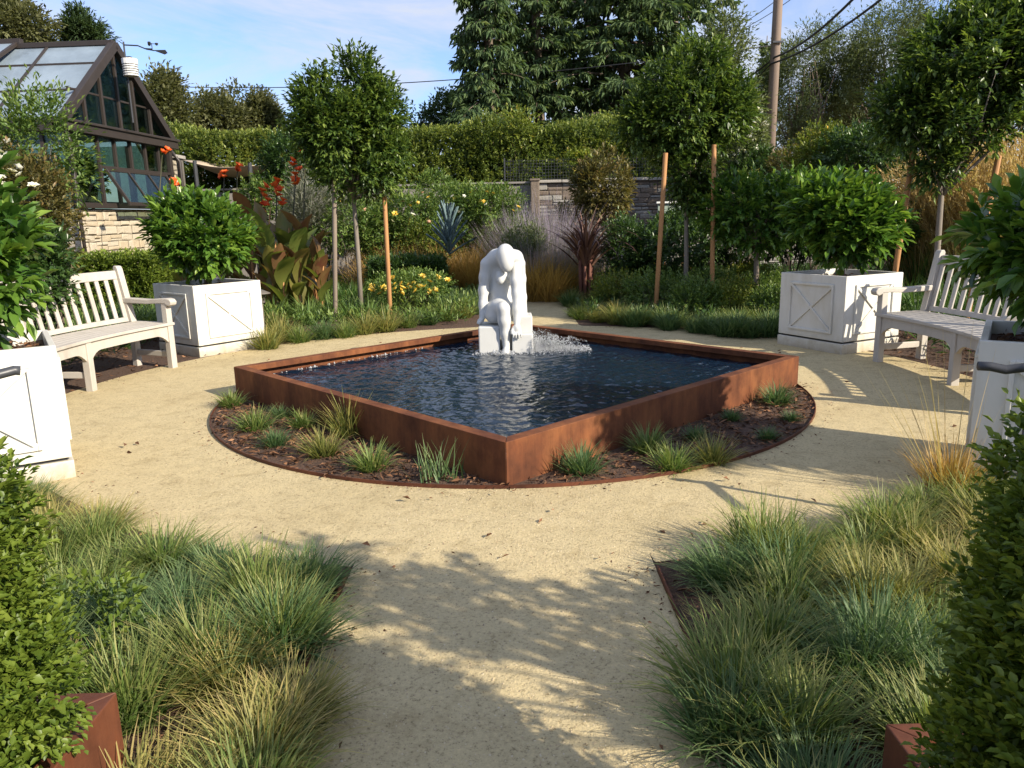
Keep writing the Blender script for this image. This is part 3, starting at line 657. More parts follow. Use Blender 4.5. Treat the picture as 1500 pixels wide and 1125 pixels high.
# bubbles along the sunny inner side of the basin
k = 60; t = rng.random(k) ; a0, b0 = corner(2, PR - .06, WZ), corner(1, PR - .06, WZ)
P = np.array([[*(a0.lerp(b0, .05 + .55 * q))] for q in t]) + rng.normal(0, .006, (k, 3)) + np.array([PC.x, PC.y, .0]); P[:, 2] = WZ + .004
tag(put('water_foam', drops('water_foam', P, .004 + .008 * rng.random(k) ** 2)), kind='stuff')

# ------------------------------------------------------------------ curved benches
def arc_board(mb, r0, r1, z0, z1, p0, p1, n=14, tilt=0.):
    """curved board between radii r0, r1 and heights z0, z1 (numbers or functions of the angle); tilt leans the top outward"""
    f = lambda q, p: q(p) if callable(q) else q
    V = []; F = []
    for i in range(n + 1):
        p = p0 + (p1 - p0) * i / n; c, s_ = math.cos(p), math.sin(p); a_, b_ = f(z0, p), f(z1, p)
        V += [(r0 * c, r0 * s_, a_), (r1 * c, r1 * s_, a_), ((r1 + tilt) * c, (r1 + tilt) * s_, b_), ((r0 + tilt) * c, (r0 + tilt) * s_, b_)]
    for i in range(n):
        for k in range(4): F.append((i * 4 + k, i * 4 + (k + 1) % 4, i * 4 + 4 + (k + 1) % 4, i * 4 + 4 + k))
    F += [(3, 2, 1, 0), (n * 4, n * 4 + 1, n * 4 + 2, n * 4 + 3)]
    return mb.add(V, F)
def bench(loc_c, rf, phc, half, label):
    C = Vector((loc_c[0], loc_c[1], 0)); base = C + Vector((math.cos(phc), math.sin(phc), 0)) * (rf + .25)
    root = empty('curved_bench', base, label, 'bench', 'curved garden benches')
    off = C - base; mat = M['bench']; dep = .56; rb = rf + dep; SZ = .49
    def fin(mb, name, bev=.006): return mb.build(name, mat, root, loc=off, bevel=bev)
    def pt(r, p, z): return Vector((r * math.cos(p), r * math.sin(p), z))
    leg_p = [phc - half, phc, phc + half]
    # seat boards, run along the curve with narrow gaps
    nb = 6; w = (dep - .03) / nb
    for i in range(nb):
        r0 = rf - .015 + i * w; fin(arc_board(MB(), r0, r0 + w - .007, SZ - .028, SZ, phc - half - .012, phc + half + .012, 18), 'seat_slat', .003)
    # front and rear apron with arched underside beside every leg
    def low(p):
        dd = min(abs(p - q) for q in leg_p) * rf; return SZ - .125 - .085 * max(0, 1 - (max(0, dd - .03) / .15)) ** 2
    fin(arc_board(MB(), rf + .012, rf + .045, low, SZ - .030, phc - half, phc + half, 64), 'front_apron', .003)
    fin(arc_board(MB(), rb - .06, rb - .03, SZ - .12, SZ - .030, phc - half, phc + half, 18), 'rear_apron', .003)
    T = lambda p: Vector((-math.sin(p), math.cos(p), 0))
    for p in leg_p:
        mb = MB(); q = [pt(rf - .004, p, 0), pt(rf + .066, p, 0), pt(rf + .066, p, .695 if p != phc else SZ - .03), pt(rf - .004, p, .695 if p != phc else SZ - .03)]
        mb.prism(q, T(p) * -.035, T(p) * .035); fin(mb, 'front_leg')
        mb = MB(); q = [pt(rb - .055, p, 0), pt(rb + .015, p, 0), pt(rb + .015, p, SZ - .02), pt(rb + .135, p, 1.06), pt(rb + .118, p, 1.085), pt(rb + .082, p, 1.08), pt(rb + .065, p, 1.05), pt(rb - .055, p, SZ - .02)]
        mb.prism(q, T(p) * -.035, T(p) * .035); fin(mb, 'rear_post')
        mb = MB().bar(pt(rf + .067, p, .155), pt(rb - .056, p, .155), .035, .06); fin(mb, 'stretcher')
        mb = MB().bar(pt(rf + .067, p, SZ - .08), pt(rb - .056, p, SZ - .08), .03, .075); fin(mb, 'seat_rail')
    for p in (leg_p[0], leg_p[2]):   # arms with a rolled front end
        top = .745; q = []
        prof = [(rb + .05, top + .0), (rf + .25, top - .012), (rf + .08, top), (rf - .02, top + .004), (rf - .065, top - .006), (rf - .088, top - .034), (rf - .078, top - .064), (rf - .048, top - .078), (rf - .02, top - .068), (rf + .0, top - .052), (rf + .08, top - .050), (rf + .25, top - .060), (rb + .03, top - .055)]
        mb = MB(); mb.prism([pt(r, p, z) for r, z in prof], T(p) * -.042, T(p) * .042); fin(mb, 'armrest', .008)
    # back: rails with upright slats, both halves, leaning with the posts
    def rb_at(z): return rb - .02 + .12 * (z - SZ + .02) / .59
    for a_, b_ in ((leg_p[0], leg_p[1]), (leg_p[1], leg_p[2])):
        g_ = .037 / rb
        z0, z1 = .945, 1.035; fin(arc_board(MB(), rb_at(z0) - .004, rb_at(z0) + .036, z0, z1, a_ + g_, b_ - g_, 10, rb_at(z1) - rb_at(z0)), 'top_rail', .006)
        z0, z1 = SZ + .002, SZ + .05; fin(arc_board(MB(), rb_at(z0), rb_at(z0) + .03, z0, z1, a_ + g_, b_ - g_, 10, rb_at(z1) - rb_at(z0)), 'lower_rail', .004)
        ns = 11
        for i in range(ns):
            p = a_ + (b_ - a_) * (i + .5) / ns + random.uniform(-.0006, .0006); z0, z1 = SZ + .05, .945
            mb = MB(); q = [pt(rb_at(z0) + .006, p, z0), pt(rb_at(z0) + .024, p, z0), pt(rb_at(z1) + .024, p, z1), pt(rb_at(z1) + .006, p, z1)]
            mb.prism(q, T(p) * -.024, T(p) * .024); fin(mb, 'back_slat', .003)
    return root
bench((RC.x, RC.y), 3.90, R_(173.6), R_(16.6), 'pale curved slatted wooden bench on the left of the court, in full sun')
bench((RC.x, RC.y), 3.74, R_(-2.3), R_(17.0), 'pale curved slatted wooden bench on the right of the court, mostly in shade')

# ------------------------------------------------------------------ white box planters
def planter(c, deg, label, s=.88, h=.82):
    root = empty('planter_box', (c[0], c[1], 0), label, 'planter', 'square white planters', rz=R_(deg))
    t = .035; pz = .115; mat = M['white']
    MB().box((0, 0, pz / 2), (s + .012, s + .012, pz)).build('plinth', mat, root, bevel=.006)
    MB().box((0, 0, pz + .01), (s - .05, s - .05, .02)).build('shadow_gap', M['black'], root)
    z0 = pz + .020
    for k in range(4):
        a = k * math.pi / 2; rot = Matrix.Rotation(a, 3, 'Z'); h2 = s / 2
        def V_(x, y, z): return rot @ Vector((x, y, z))
        mb = MB(); mb.prism([V_(-h2, -h2, z0), V_(h2, -h2, z0), V_(h2 - t, -h2 + t, z0), V_(-h2 + t, -h2 + t, z0)], (0, 0, 0), (0, 0, h - z0))
        mb.build('side_panel', mat, root, bevel=.004)
        # raised square moulding and the crossed trims
        mw = .024; a0, a1 = -h2 + .155, h2 - .155; b0, b1 = z0 + .085, h - .105; y = -h2 - .006
        mb = MB()
        for (p, q) in (((a0, b0), (a1, b0)), ((a1, b0), (a1, b1)), ((a1, b1), (a0, b1)), ((a0, b1), (a0, b0))):
            dx, dz = (1 if q[0] > p[0] else -1 if q[0] < p[0] else 0), (1 if q[1] > p[1] else -1 if q[1] < p[1] else 0)
            mb.bar(V_(p[0] - dx * mw / 2, y, p[1] - dz * mw / 2), V_(q[0] - dx * mw / 2 , y, q[1] - dz * mw / 2), mw, .026, upv=rot @ Vector((0, 1, 0)))
        mb.build('square_moulding', mat, root, bevel=.004)
        i0 = mw * .5
        ends = ((a0 + i0, b0 + i0), (a1 - i0, b1 - i0)), ((a0 + i0, b1 - i0), (a1 - i0, b0 + i0))
        for j, (p, q) in enumerate(ends):
            P0, P1 = V_(p[0], -h2 - .005 - .001 * j, p[1]), V_(q[0], -h2 - .005 - .001 * j, q[1])
            MB().bar(P0, P1, 0.030, .022, upv=rot @ Vector((0, 1, 0))).build('cross_trim', mat, root, bevel=.005)
    g = 14; u_ = np.linspace(-(s / 2 - t - .002), s / 2 - t - .002, g); Xq, Yq = np.meshgrid(u_, u_)
    Zq = h - .075 + .018 * fnoise(np.stack([Xq, Yq, 0 * Xq], -1), 9) 
    Vq = np.stack([Xq, Yq, Zq], -1).reshape(-1, 3); Iq = np.arange(g * g).reshape(g, g)
    put('soil', mesh_np('soil', Vq, np.stack([Iq[:-1, :-1], Iq[:-1, 1:], Iq[1:, 1:], Iq[1:, :-1]], -1).reshape(-1, 4), M['mulch'], smooth=True), root)
    k = 420; Pk = rng.uniform(-(s / 2 - t - .05), s / 2 - t - .05, (k, 2))
    put('mulch', chips('mulch', Pk, h - .072, .03, .07, .014, M['chip']), root, kind='stuff')
    return root
pl_LB = (-3.64, 9.34); pl_RB = (3.65, 8.54); pl_LF = (-3.29, 4.63); pl_RF = (3.03, 4.06)
planter(pl_LB, 52, 'sunny square white planter at the far left, beside the end of the left bench')
planter(pl_RB, 27, 'square white planter at the far right, just behind the right bench arm')
planter(pl_LF, 33, 'square white planter at the left picture edge, in front of the left bench')
planter(pl_RF, -33, 'shaded square white planter at the right picture edge, in front of the right bench')

def lemon_tree(c, zc, rx, rz, label, lobes=None, nfruit=5, n=420):
    root = empty('lemon_tree', (c[0], c[1], .745), label, 'tree', 'lemon trees in the white planters')
    zt = zc - .745
    MB().tube([(0, 0, 0), (.01, .01, .14), (-.01, 0, zt * .7), (.02, .01, zt)], [.038, .032, .026, .014], 10).build('trunk', M['bark'], root, smooth=True)
    lobes = lobes or [(0, 0, zt, rx * .85, rx * .85, rz), (-.35 * rx, .1, zt + .12, rx * .6, rx * .6, rz * .8), (.38 * rx, -.1, zt - .08, rx * .62, rx * .6, rz * .75), (.05, -.3 * rx, zt - .15, rx * .65, rx * .6, rz * .7)]
    tips = []
    P, O = crown_pts(lobes, 16, .5, 0)
    for p in P: tips.append((p * .92, random.uniform(.008, .016)))
    branchwork('branches', (0, 0, zt * .35), tips, .02, M['bark'], root)
    foliage('foliage', lobes, n, 9, .17, .115, .058, M['citrus'], root, shell=.55, gap=.12, freq=6, full=True, fold=.16, upw=.3, grow=.30)
    P, O = crown_pts(lobes, nfruit * 3, .12, 0); P = P[np.argsort(P[:, 1])][:nfruit]
    s = MB(); s.lathe([(0.002, -.038), (.014, -.033), (.026, -.016), (.029, 0), (.026, .016), (.014, .031), (.003, .04)], 10)
    f0 = None
    for p in P:
        if f0 is None: f0 = s.build('lemon', M['lemon'], root, loc=p * 1.0, smooth=True)
        else: put('lemon', f0.data, root, loc=p)
    return root
lemon_tree(pl_LB, 1.37, .54, .34, 'bushy bright green lemon tree growing in the far left white planter', n=560, nfruit=6)
lemon_tree(pl_RB, 1.40, .49, .33, 'rounded dark green lemon tree with green lemons growing in the far right white planter', n=600, nfruit=7)
lemon_tree(pl_LF, 1.42, .42, .46, 'large leaved lemon tree at the left picture edge, in the near left white planter', n=420)
lemon_tree(pl_RF, 1.22, .52, .19, 'shaded lemon tree at the right picture edge, in the near right white planter', n=520)
# ------------------------------------------------------------------ greenhouse on its stone base
def stone_wall(root, length, z0, z1, origin, xdir, nrm, depth, mats, hmin, hmax, lmin, lmax, limit=300, u0=0.):
    """stones laid on the face of a wall: each one a part; xdir runs along the wall, nrm points out of it"""
    xdir, nrm, origin = Vector(xdir).normalized(), Vector(nrm).normalized(), Vector(origin)
    rest = MB(); cnt = 0; z = z0; rows = []
    while z < z1 - .02:
        h = min(random.uniform(hmin, hmax), z1 - z)
        if z1 - z - h < hmin * .6: h = z1 - z
        rows.append((z, h)); z += h
    todo = []
    for z, h in rows:
        x = u0 - random.uniform(0, lmin)
        while x < length:
            l = random.uniform(lmin, lmax); a, b_ = max(u0, x), min(length, x + l)
            if b_ - a > .05:
                if random.random() < .22 and h > hmin * 1.5:
                    hh = h * random.uniform(.4, .6); todo += [(a, b_, z, hh), (a, b_, z + hh, h - hh)]
                else: todo.append((a, b_, z, h))
            x += l
    todo.sort(key=lambda q: -q[2])       # the upper stones show, so they come first
    for a, b_, z, h in todo:
        gp = .009; pr = random.uniform(.02, .05) * (depth / .05); jit = lambda s_: random.uniform(-s_, s_)
        V = []; js = min(.014, h * .12)
        for (u, v, o) in ((a + gp, z + gp, 0), (b_ - gp, z + gp, 0), (b_ - gp, z + h - gp, 0), (a + gp, z + h - gp, 0)):
            V.append((u, v, -.02))
        for i, (u, v) in enumerate(((a + gp, z + gp), (b_ - gp, z + gp), (b_ - gp, z + h - gp), (a + gp, z + h - gp))):
            V.append((u + jit(js * .6), v + jit(js), pr * .7 + jit(.004)))
        ins = min(.02, h * .2)
        for i, (u, v) in enumerate(((a + gp + ins, z + gp + ins), (b_ - gp - ins, z + gp + ins), (b_ - gp - ins, z + h - gp - ins), (a + gp + ins, z + h - gp - ins))):
            V.append((u + jit(js), v + jit(js), pr + jit(.006)))
        W_ = [origin + xdir * u + Vector((0, 0, v)) + nrm * o for u, v, o in V]
        F = [(8, 9, 10, 11)] + [(i, (i + 1) % 4, 4 + (i + 1) % 4, 4 + i) for i in range(4)] + [(4 + i, 4 + (i + 1) % 4, 8 + (i + 1) % 4, 8 + i) for i in range(4)]
        if cnt < limit: MB().add(W_, F).build('stone', random.choice(mats), root); cnt += 1
        else: rest.add(W_, F)
    if rest.v: rest.build('stone_courses', mats[0], root, kind='stuff')
G0, G1 = Vector((-8.15, 15.0, 0)), Vector((-7.90, 18.9, 0)); ga = math.atan2(G1.y - G0.y, G1.x - G0.x); GW = (G1 - G0).length
gh = empty('greenhouse', G0, 'dark bronze framed glass greenhouse on a pale stone base, at the left edge', 'greenhouse', rz=ga)
SILL, EAVE, RIDGE, GL = 1.90, 3.32, 5.12, 7.0
mid = GW / 2; BZ = M['bronze']
MB().box((GW / 2, GL / 2 + .0, SILL / 2 - .03), (GW - .06, GL - .06, SILL - .06)).build('base_wall', M['mortar'], gh)
stone_wall(gh, GW, 0.55, SILL - .07, (0, .03, 0), (1, 0, 0), (0, -1, 0), .05, [M['stone_a'], M['stone_b'], M['stone_a']], .07, .19, .16, .42, 170)
stone_wall(gh, 2.6, .55, SILL - .07, (.03, 0, 0), (0, 1, 0), (-1, 0, 0), .05, [M['stone_b'], M['stone_a'], M['stone_c']], .12, .26, .25, .55, 60)
mb = MB().box((GW / 2, -.03, SILL - .0), (GW + .16, .14, .10)); mb.build('sill', BZ, gh, bevel=.008)
MB().box((-.03, GL / 2 + .05, SILL), (.14, GL - .1, .10)).build('sill', BZ, gh, bevel=.008)
def fr(a, b, w=.07, h=.07, name='frame_member', upv=(0, 0, 1), mat=BZ): return MB().bar(a, b, w, h, upv).build(name, mat, gh, bevel=.006)
# gable end: posts, mullions, rails
post_x = [.05, .98, GW - .05]
for x in (.045, GW - .045): fr((x, .02, SILL + .05), (x, .02, EAVE - .08), .11, .11, 'corner_post', (0, 1, 0))
mull = [.98, 1.58, 2.18, 2.78, 3.36]
for x in mull: fr((x, .02, SILL + .05), (x, .02, EAVE - .08), .06, .07, 'mullion', (0, 1, 0))
fr((.98, .021, 2.66), (GW - .1, .021, 2.66), .055, .055, 'transom')
MB().box((GW / 2, -.05, EAVE), (GW + .30, .20, .17)).build('eave_beam', BZ, gh, bevel=.01)
MB().box((GW / 2, -.075, EAVE + .10), (GW + .36, .24, .05)).build('eave_moulding', BZ, gh, bevel=.008)
ZB = EAVE + .12
for sgn in (0, 1):
    e = Vector((-.10 if not sgn else GW + .10, -.03, ZB)); t = Vector((mid, -.03, RIDGE))
    fr(e, t, .17, .13, 'rake_board', (0, 1, 0))
def roof_z(x): return ZB + (RIDGE - ZB) * (1 - abs(x - mid) / (mid + .1))
tri_m = [.72, 1.34, 1.95, 2.56, 3.18]
for x in tri_m: fr((x, .02, ZB), (x, .02, roof_z(x) - .09), .06, .06, 'mullion', (0, 1, 0))
xs = [.02] + tri_m + [GW - .02]
for a, b_ in zip(xs[:-1], xs[1:]):
    za, zb = roof_z(a) - .06, roof_z(b_) - .06; q = [(a, .05, ZB - .02), (b_, .05, ZB - .02), (b_, .05, max(zb, ZB))]
    if a < mid < b_: q.append((mid, .05, RIDGE - .06))
    q.append((a, .05, max(za, ZB)))
    MB().prism([Vector(p) for p in q], (0, 0, 0), (0, .008, 0)).build('pane', M['glass'], gh)
fr((.3, .06, 4.05), (GW - .3, .06, 4.05), .04, .04, 'transom')
def pane(x0, x1, z0, z1, y=.045): MB().box(((x0 + x1) / 2, y, (z0 + z1) / 2), (x1 - x0, .008, z1 - z0)).build('pane', M['glass'], gh)
pane(.1, .95, SILL + .05, EAVE - .08)
ms = mull + [GW - .1]
for a, b_ in zip(ms[:-1], ms[1:]): pane(a + .03, b_ - .03, 2.68, EAVE - .08)
# awning window, hinged at the transom and propped open
aw = MB(); hz, oz = 2.62, 1.93; oy = -.42
def awp(x, f): return Vector((x, -.02 + oy * f, hz + (oz - hz) * f))
win = MB().bar(awp(1.10, 0), awp(1.10, 1), .06, .045, (1, 0, 0)).bar(awp(3.50, 0), awp(3.50, 1), .06, .045, (1, 0, 0)).bar(awp(1.07, 1), awp(3.53, 1), .05, .07).bar(awp(1.07, .01), awp(3.53, .01), .05, .06).build('awning_window', BZ, gh, bevel=.005)
for x in (1.90, 2.70): MB().bar(awp(x, .03), awp(x, .97), .035, .04, (1, 0, 0)).build('glazing_bar', BZ, win)
for a, b_ in ((1.13, 1.88), (1.92, 2.68), (2.72, 3.47)):
    MB().prism([awp(a, .04), awp(b_, .04), awp(b_, .96), awp(a, .96)], (0, 0, 0), (0, .006, .004)).build('pane', M['glass'], win)
# side wall towards the garden
for y in (.5, 1.25, 2.0, 2.75, 3.5): fr((.02, y, SILL + .05), (.02, y, EAVE - .06), .07, .06, 'mullion', (1, 0, 0))
for a, b_ in ((.08, .5), (.5, 1.25), (1.25, 2.0), (2.0, 2.75), (2.75, 3.5)): MB().box((.045, (a + b_) / 2, (SILL + EAVE) / 2), (.008, b_ - a - .06, EAVE - SILL - .1)).build('pane', M['glass'], gh)
MB().box((-.06, GL / 2 + .15, EAVE + .0), (.22, GL, .17)).build('eave_beam', BZ, gh, bevel=.01)
MB().box((-.12, GL / 2 + .05, EAVE + .10), (.14, GL + .2, .10)).build('gutter', BZ, gh, bevel=.01)
MB().tube([(-.12, .0, EAVE + .02), (-.10, -.10, EAVE - .15), (-.10, -.10, SILL - .1), (-.10, -.12, .5)], .035, 8).build('downspout', BZ, gh, smooth=True)
# roof, near slope, with a raised vent
def rp(x, y, o=0.): return Vector((x, y, roof_z(x) + o))
xe = -.10
for y in (.02, 1.35, 2.68, 4.0, 5.3): fr(rp(xe, y), rp(mid, y), .06, .09, 'rafter')
for f in (.36, .72): 
    x = xe + (mid - xe) * f; fr(rp(x, -.0, .02), rp(x, GL, .02), .05, .05, 'purlin')
for a, b_ in ((.05, 1.32), (1.38, 2.65), (2.71, 3.97), (4.03, 5.27), (5.33, GL)):
    for f0, f1 in ((0.01, .355), (.365, .715), (.725, .99)):
        x0, x1 = xe + (mid - xe) * f0, xe + (mid - xe) * f1
        MB().prism([rp(x0, a, .015), rp(x0, b_, .015), rp(x1, b_, .015), rp(x1, a, .015)], (0, 0, 0), (-.004, 0, .006)).build('roof_pane', M['roofglass'], gh)
MB().bar((mid, -.05, RIDGE + .04), (mid, GL, RIDGE + .04), .16, .10).build('ridge_cap', BZ, gh, bevel=.01)
x0, x1 = GW + .10, mid
MB().prism([rp(x0, .02), rp(x0, GL), rp(x1, GL), rp(x1, .02)], (0, 0, 0), (.004, 0, .008)).build('far_roof_slope', M['roofglass'], gh)
v0, v1 = xe + (mid - xe) * .60, mid - .02
vent = MB().bar(rp(v0, 2.0, .30), rp(v1, 2.0, .12), .07, .07).bar(rp(v0, 4.8, .30), rp(v1, 4.8, .12), .07, .07).bar(rp(v0, 1.97, .30), rp(v0, 4.83, .30), .07, .08).bar(rp(v1, 1.9, .14), rp(v1, 4.9, .14), .12, .12).build('roof_vent', BZ, gh, bevel=.006)
MB().bar(rp(v0, 3.4, .31), rp(v1, 3.4, .13), .05, .05).build('glazing_bar', BZ, vent)
for a, b_ in ((2.05, 3.37), (3.43, 4.76)): MB().prism([rp(v0 + .03, a, .30), rp(v0 + .03, b_, .30), rp(v1 - .05, b_, .14), rp(v1 - .05, a, .14)], (0, 0, 0), (-.004, 0, .006)).build('pane', M['roofglass'], vent)
MB().bar(rp(v0, 2.4, .02), rp(v0, 2.4, .28), .02, .02, (0, 1, 0)).build('vent_stay', BZ, gh)
# far walls so that the glass has something behind it
MB().box((GW - .03, GL / 2, (SILL + EAVE) / 2), (.05, GL - .1, EAVE - SILL)).build('back_wall', M['glass'], gh)
for y in (1, 2, 3, 4, 5, 6): fr((GW - .08, y, SILL), (GW - .08, y, EAVE), .06, .06, 'mullion', (1, 0, 0))
MB().box((GW / 2, 3.2, SILL + .10), (GW - .8, 4.5, .06)).build('bench_top', M['fence'], gh)
s = MB(); s.lathe([(.02, .14), (.05, .13), (.10, .05), (.17, .0), (.165, -.004), (.09, .04), (.02, .10)], 14)
s.tube([(0, 0, .13), (0, 0, .75)], .008, 6)
s.build('pendant_lamp_shade', M['greenpanel'], gh, loc=(.55, .7, 2.75), smooth=True)
lo = at(65, 270, 17.0)
for i, (x, y, z, r) in enumerate(((1.0, 1.2, 2.2, .38), (2.2, 1.6, 2.3, .42), (3.0, 1.1, 2.2, .34), (.8, 2.8, 2.25, .45))):
    q = empty('potted_plant', gh.matrix_basis @ Vector((x, y + .4, SILL + .13)), ('leafy potted plant standing inside the greenhouse behind the tall corner pane', 'leafy potted plant standing inside the greenhouse behind the awning window', 'leafy potted plant standing inside the greenhouse, farthest along the gable', 'leafy potted plant standing deep inside the greenhouse')[i], 'plant', 'potted plants in the greenhouse')
    MB().lathe([(.10, 0), (.14, .22), (.15, .22), (.15, .25), (.12, .25)], 14).build('pot', M['stone_b'], q, smooth=False)
    foliage('foliage', [(0, 0, .52, r, r, r * .9)], 90, 7, .12, .13, .05, M['shrub'], q)
# weather station on a mast at the gable
wsb = at(190, 138, 16.6); top = at(185, 61, 16.6)
ws = empty('weather_station', wsb, 'weather station with white housing and spinning cups on a mast by the greenhouse gable', 'weather station')
hh = top.z - wsb.z
MB().tube([(0, 0, -.55), (0, 0, hh)], .018, 8).build('mast', M['metal_dark'], ws)
mb = MB()
for k in range(5): mb.lathe([(.09, .34 + k * .045), (.145, .335 + k * .045), (.15, .35 + k * .045), (.11, .375 + k * .045)], 16, (.10, -.05, 0))
mb.lathe([(.15, .56), (.15, .66), (.13, .665)], 16, (.10, -.05, 0)); mb.build('sensor_housing', M['plastic_white'], ws)
MB().lathe([(.05, .67), (.06, .70), (.02, .71)], 12, (.10, -.05, 0)).build('rain_collector', M['black'], ws)
MB().tube([(0, 0, hh - .06), (.28, 0, hh - .08), (.42, 0, hh - .14), (.56, 0, hh - .15)], .014, 6).build('wind_arm', M['black'], ws)
mb = MB()
for k in range(3):
    a = k * 2.1 + .4; p = Vector((.56 + .09 * math.cos(a), .09 * math.sin(a), hh - .05)); mb.tube([(.56, 0, hh - .05), p], .006, 5); mb.lathe([(.005, -.03), (.026, -.018), (.034, .012), (.024, .02)], 8, p)
mb.tube([(.56, 0, hh - .17), (.56, 0, hh - .04)], .008, 6); mb.build('wind_cups', M['black'], ws)
MB().prism([(.56, 0, hh - .17), (.80, 0, hh - .26), (.86, 0, hh - .23), (.82, 0, hh - .17), (.70, 0, hh - .17)], (0, -.004, 0), (0, .004, 0)).tube([(.44, 0, hh - .15), (.6, 0, hh - .18)], .012, 6).build('wind_vane', M['black'], ws)

# stone pillar with downpipe beyond the greenhouse, and the shade sail
pb = at(257, 300, 19.6); pil = empty('stone_pillar', (pb.x, pb.y, 0), 'narrow buff stone pillar just right of the greenhouse', 'pillar')
ph = at(254, 232, 19.6).z
MB().box((0, 0, ph / 2), (.44, .44, ph)).build('core', M['mortar'], pil)
stone_wall(pil, .46, .8, ph - .06, (-.23, -.22, 0), (1, 0, 0), (0, -1, 0), .03, [M['stone_a'], M['stone_b']], .09, .16, .16, .3, 40)
MB().box((0, 0, ph + .03), (.54, .54, .08)).build('cap', M['stone_cap'], pil, bevel=.01)
MB().tube([(.30, -.2, .2), (.30, -.2, ph - .1), (.12, -.3, ph + .22)], .045, 8).build('downpipe', BZ, pil, smooth=True)
a_, b_, c_ = at(268, 234, 20.0), at(366, 242, 19.2), at(300, 236, 22)
sl = empty('shade_sail', (b_.x, b_.y, 0), 'tan cloth shade sail stretched between dark posts beside the greenhouse', 'shade sail')
V = []; F = []; nn = 10
for i in range(nn + 1):
    for j in range(nn + 1):
        u_, v_ = i / nn, j / nn; p = a_.lerp(b_, u_).lerp(c_.lerp(b_ + Vector((.4, 2.2, .1)), u_), v_); p.z -= .35 * math.sin(math.pi * u_) * (.3 + .7 * math.sin(math.pi * v_)); V.append(p - Vector((b_.x, b_.y, 0)))
for i in range(nn):
    for j in range(nn): F.append((i * (nn + 1) + j, (i + 1) * (nn + 1) + j, (i + 1) * (nn + 1) + j + 1, i * (nn + 1) + j + 1))
o = MB().add(V, F).build('cloth', M['sail'], sl, smooth=True); o.modifiers.new('thick', 'SOLIDIFY').thickness = .012
for p in (b_, b_ + Vector((.4, 2.2, .1)), a_.lerp(b_, .18) + Vector((0, 0, -.05))):
    q = p - Vector((b_.x, b_.y, 0)); MB().tube([(q.x, q.y, 0), (q.x, q.y, q.z + .05)], .05, 8).build('post', M['metal_dark'], sl)

# ------------------------------------------------------------------ back fence and stone wall
FY = 20.0; FT = 2.36
fx0, fx1 = at(255, 280, FY + .3).x, at(787, 270, FY).x
fence = empty('board_fence', ((fx0 + fx1) / 2, FY, 0), 'low grey weathered board fence under the clipped hedge at the back', 'fence')
cx = (fx0 + fx1) / 2; x = fx0; bw = .142
proto = []
for k in range(4): proto.append(MB().box((0, 0, 0), (bw - .008, .022, FT - .1)).build('board', M['fence'], fence, bevel=0) if k == 0 else None)
b0 = proto[0]; b0.location = (x - cx, 0, (FT - .1) / 2); x += bw
while x < fx1:
    put('board', b0.data, fence, ((x - cx), random.uniform(-.006, .006), (FT - .1) / 2 + random.uniform(-.012, .004)), rz=random.uniform(-.02, .02)); x += bw
MB().box((0, -.01, FT - .03), (fx1 - fx0 + .1, .14, .045)).build('top_rail', M['fence'], fence)
for x in np.arange(fx0 + .5, fx1, 2.4): MB().box((x - cx, .08, FT / 2), (.1, .1, FT)).build('post', M['fence'], fence)
wx0, wx1 = at(786, 262, FY).x, at(1225, 258, FY).x
wall = empty('stone_wall', ((wx0 + wx1) / 2, FY, 0), 'long dry laid grey ledge stone wall at the back right of the garden', 'wall')
wl = wx1 - wx0; wh = at(920, 265, FY).z
MB().box((0, .20, wh / 2), (wl, .36, wh)).build('core', M['mortar'], wall)
stone_wall(wall, wl, .15, wh - .01, (-wl / 2, .02, 0), (1, 0, 0), (0, -1, 0), .045, [M['stone_c'], M['stone_d'], M['stone_c'], M['stone_d']], .06, .15, .18, .48, 300)
x = -wl / 2
while x < wl / 2:
    l = random.uniform(.5, .9); l = min(l, wl / 2 - x + .05); MB().box((x + l / 2, .17, wh + .035 + random.uniform(-.006, .006)), (l - .012, .52, .07)).build('cap_stone', M['stone_cap'], wall, bevel=.012); x += l
q = empty('stone_pillar', (wx0 - .05, FY - .03, 0), 'short dark stone pillar where the board fence meets the stone wall', 'pillar')
MB().box((0, 0, 1.18), (.22, .34, 2.36)).build('shaft', M['stone_d'], q, bevel=.02); MB().box((0, 0, 2.385), (.26, .40, .05)).build('cap', M['stone_d'], q, bevel=.012)
# wire deer fence above the wall
df = empty('wire_fence', ((wx0 + wx1) / 2 - 1.3, FY + .45, 0), 'fine dark wire mesh fence standing just above the stone wall', 'fence')
mw_ = wl - 1.0; z0, z1 = wh - .1, wh + .62; mb = MB()
for x in np.arange(-mw_ / 2, mw_ / 2, .075): mb.box((x, 0, (z0 + z1) / 2), (.0055, .0055, z1 - z0))
for z in np.arange(z0, z1 + .01, .075): mb.box((0, .004, z), (mw_, .0055, .0055))
mb.build('wire_mesh', M['metal_dark'], df, kind='stuff')
for x in np.arange(-mw_ / 2, mw_ / 2 + .1, 2.1): MB().tube([(x, .03, 0), (x, .03, z1 + .03)], .02, 6).build('post', M['metal_dark'], df)

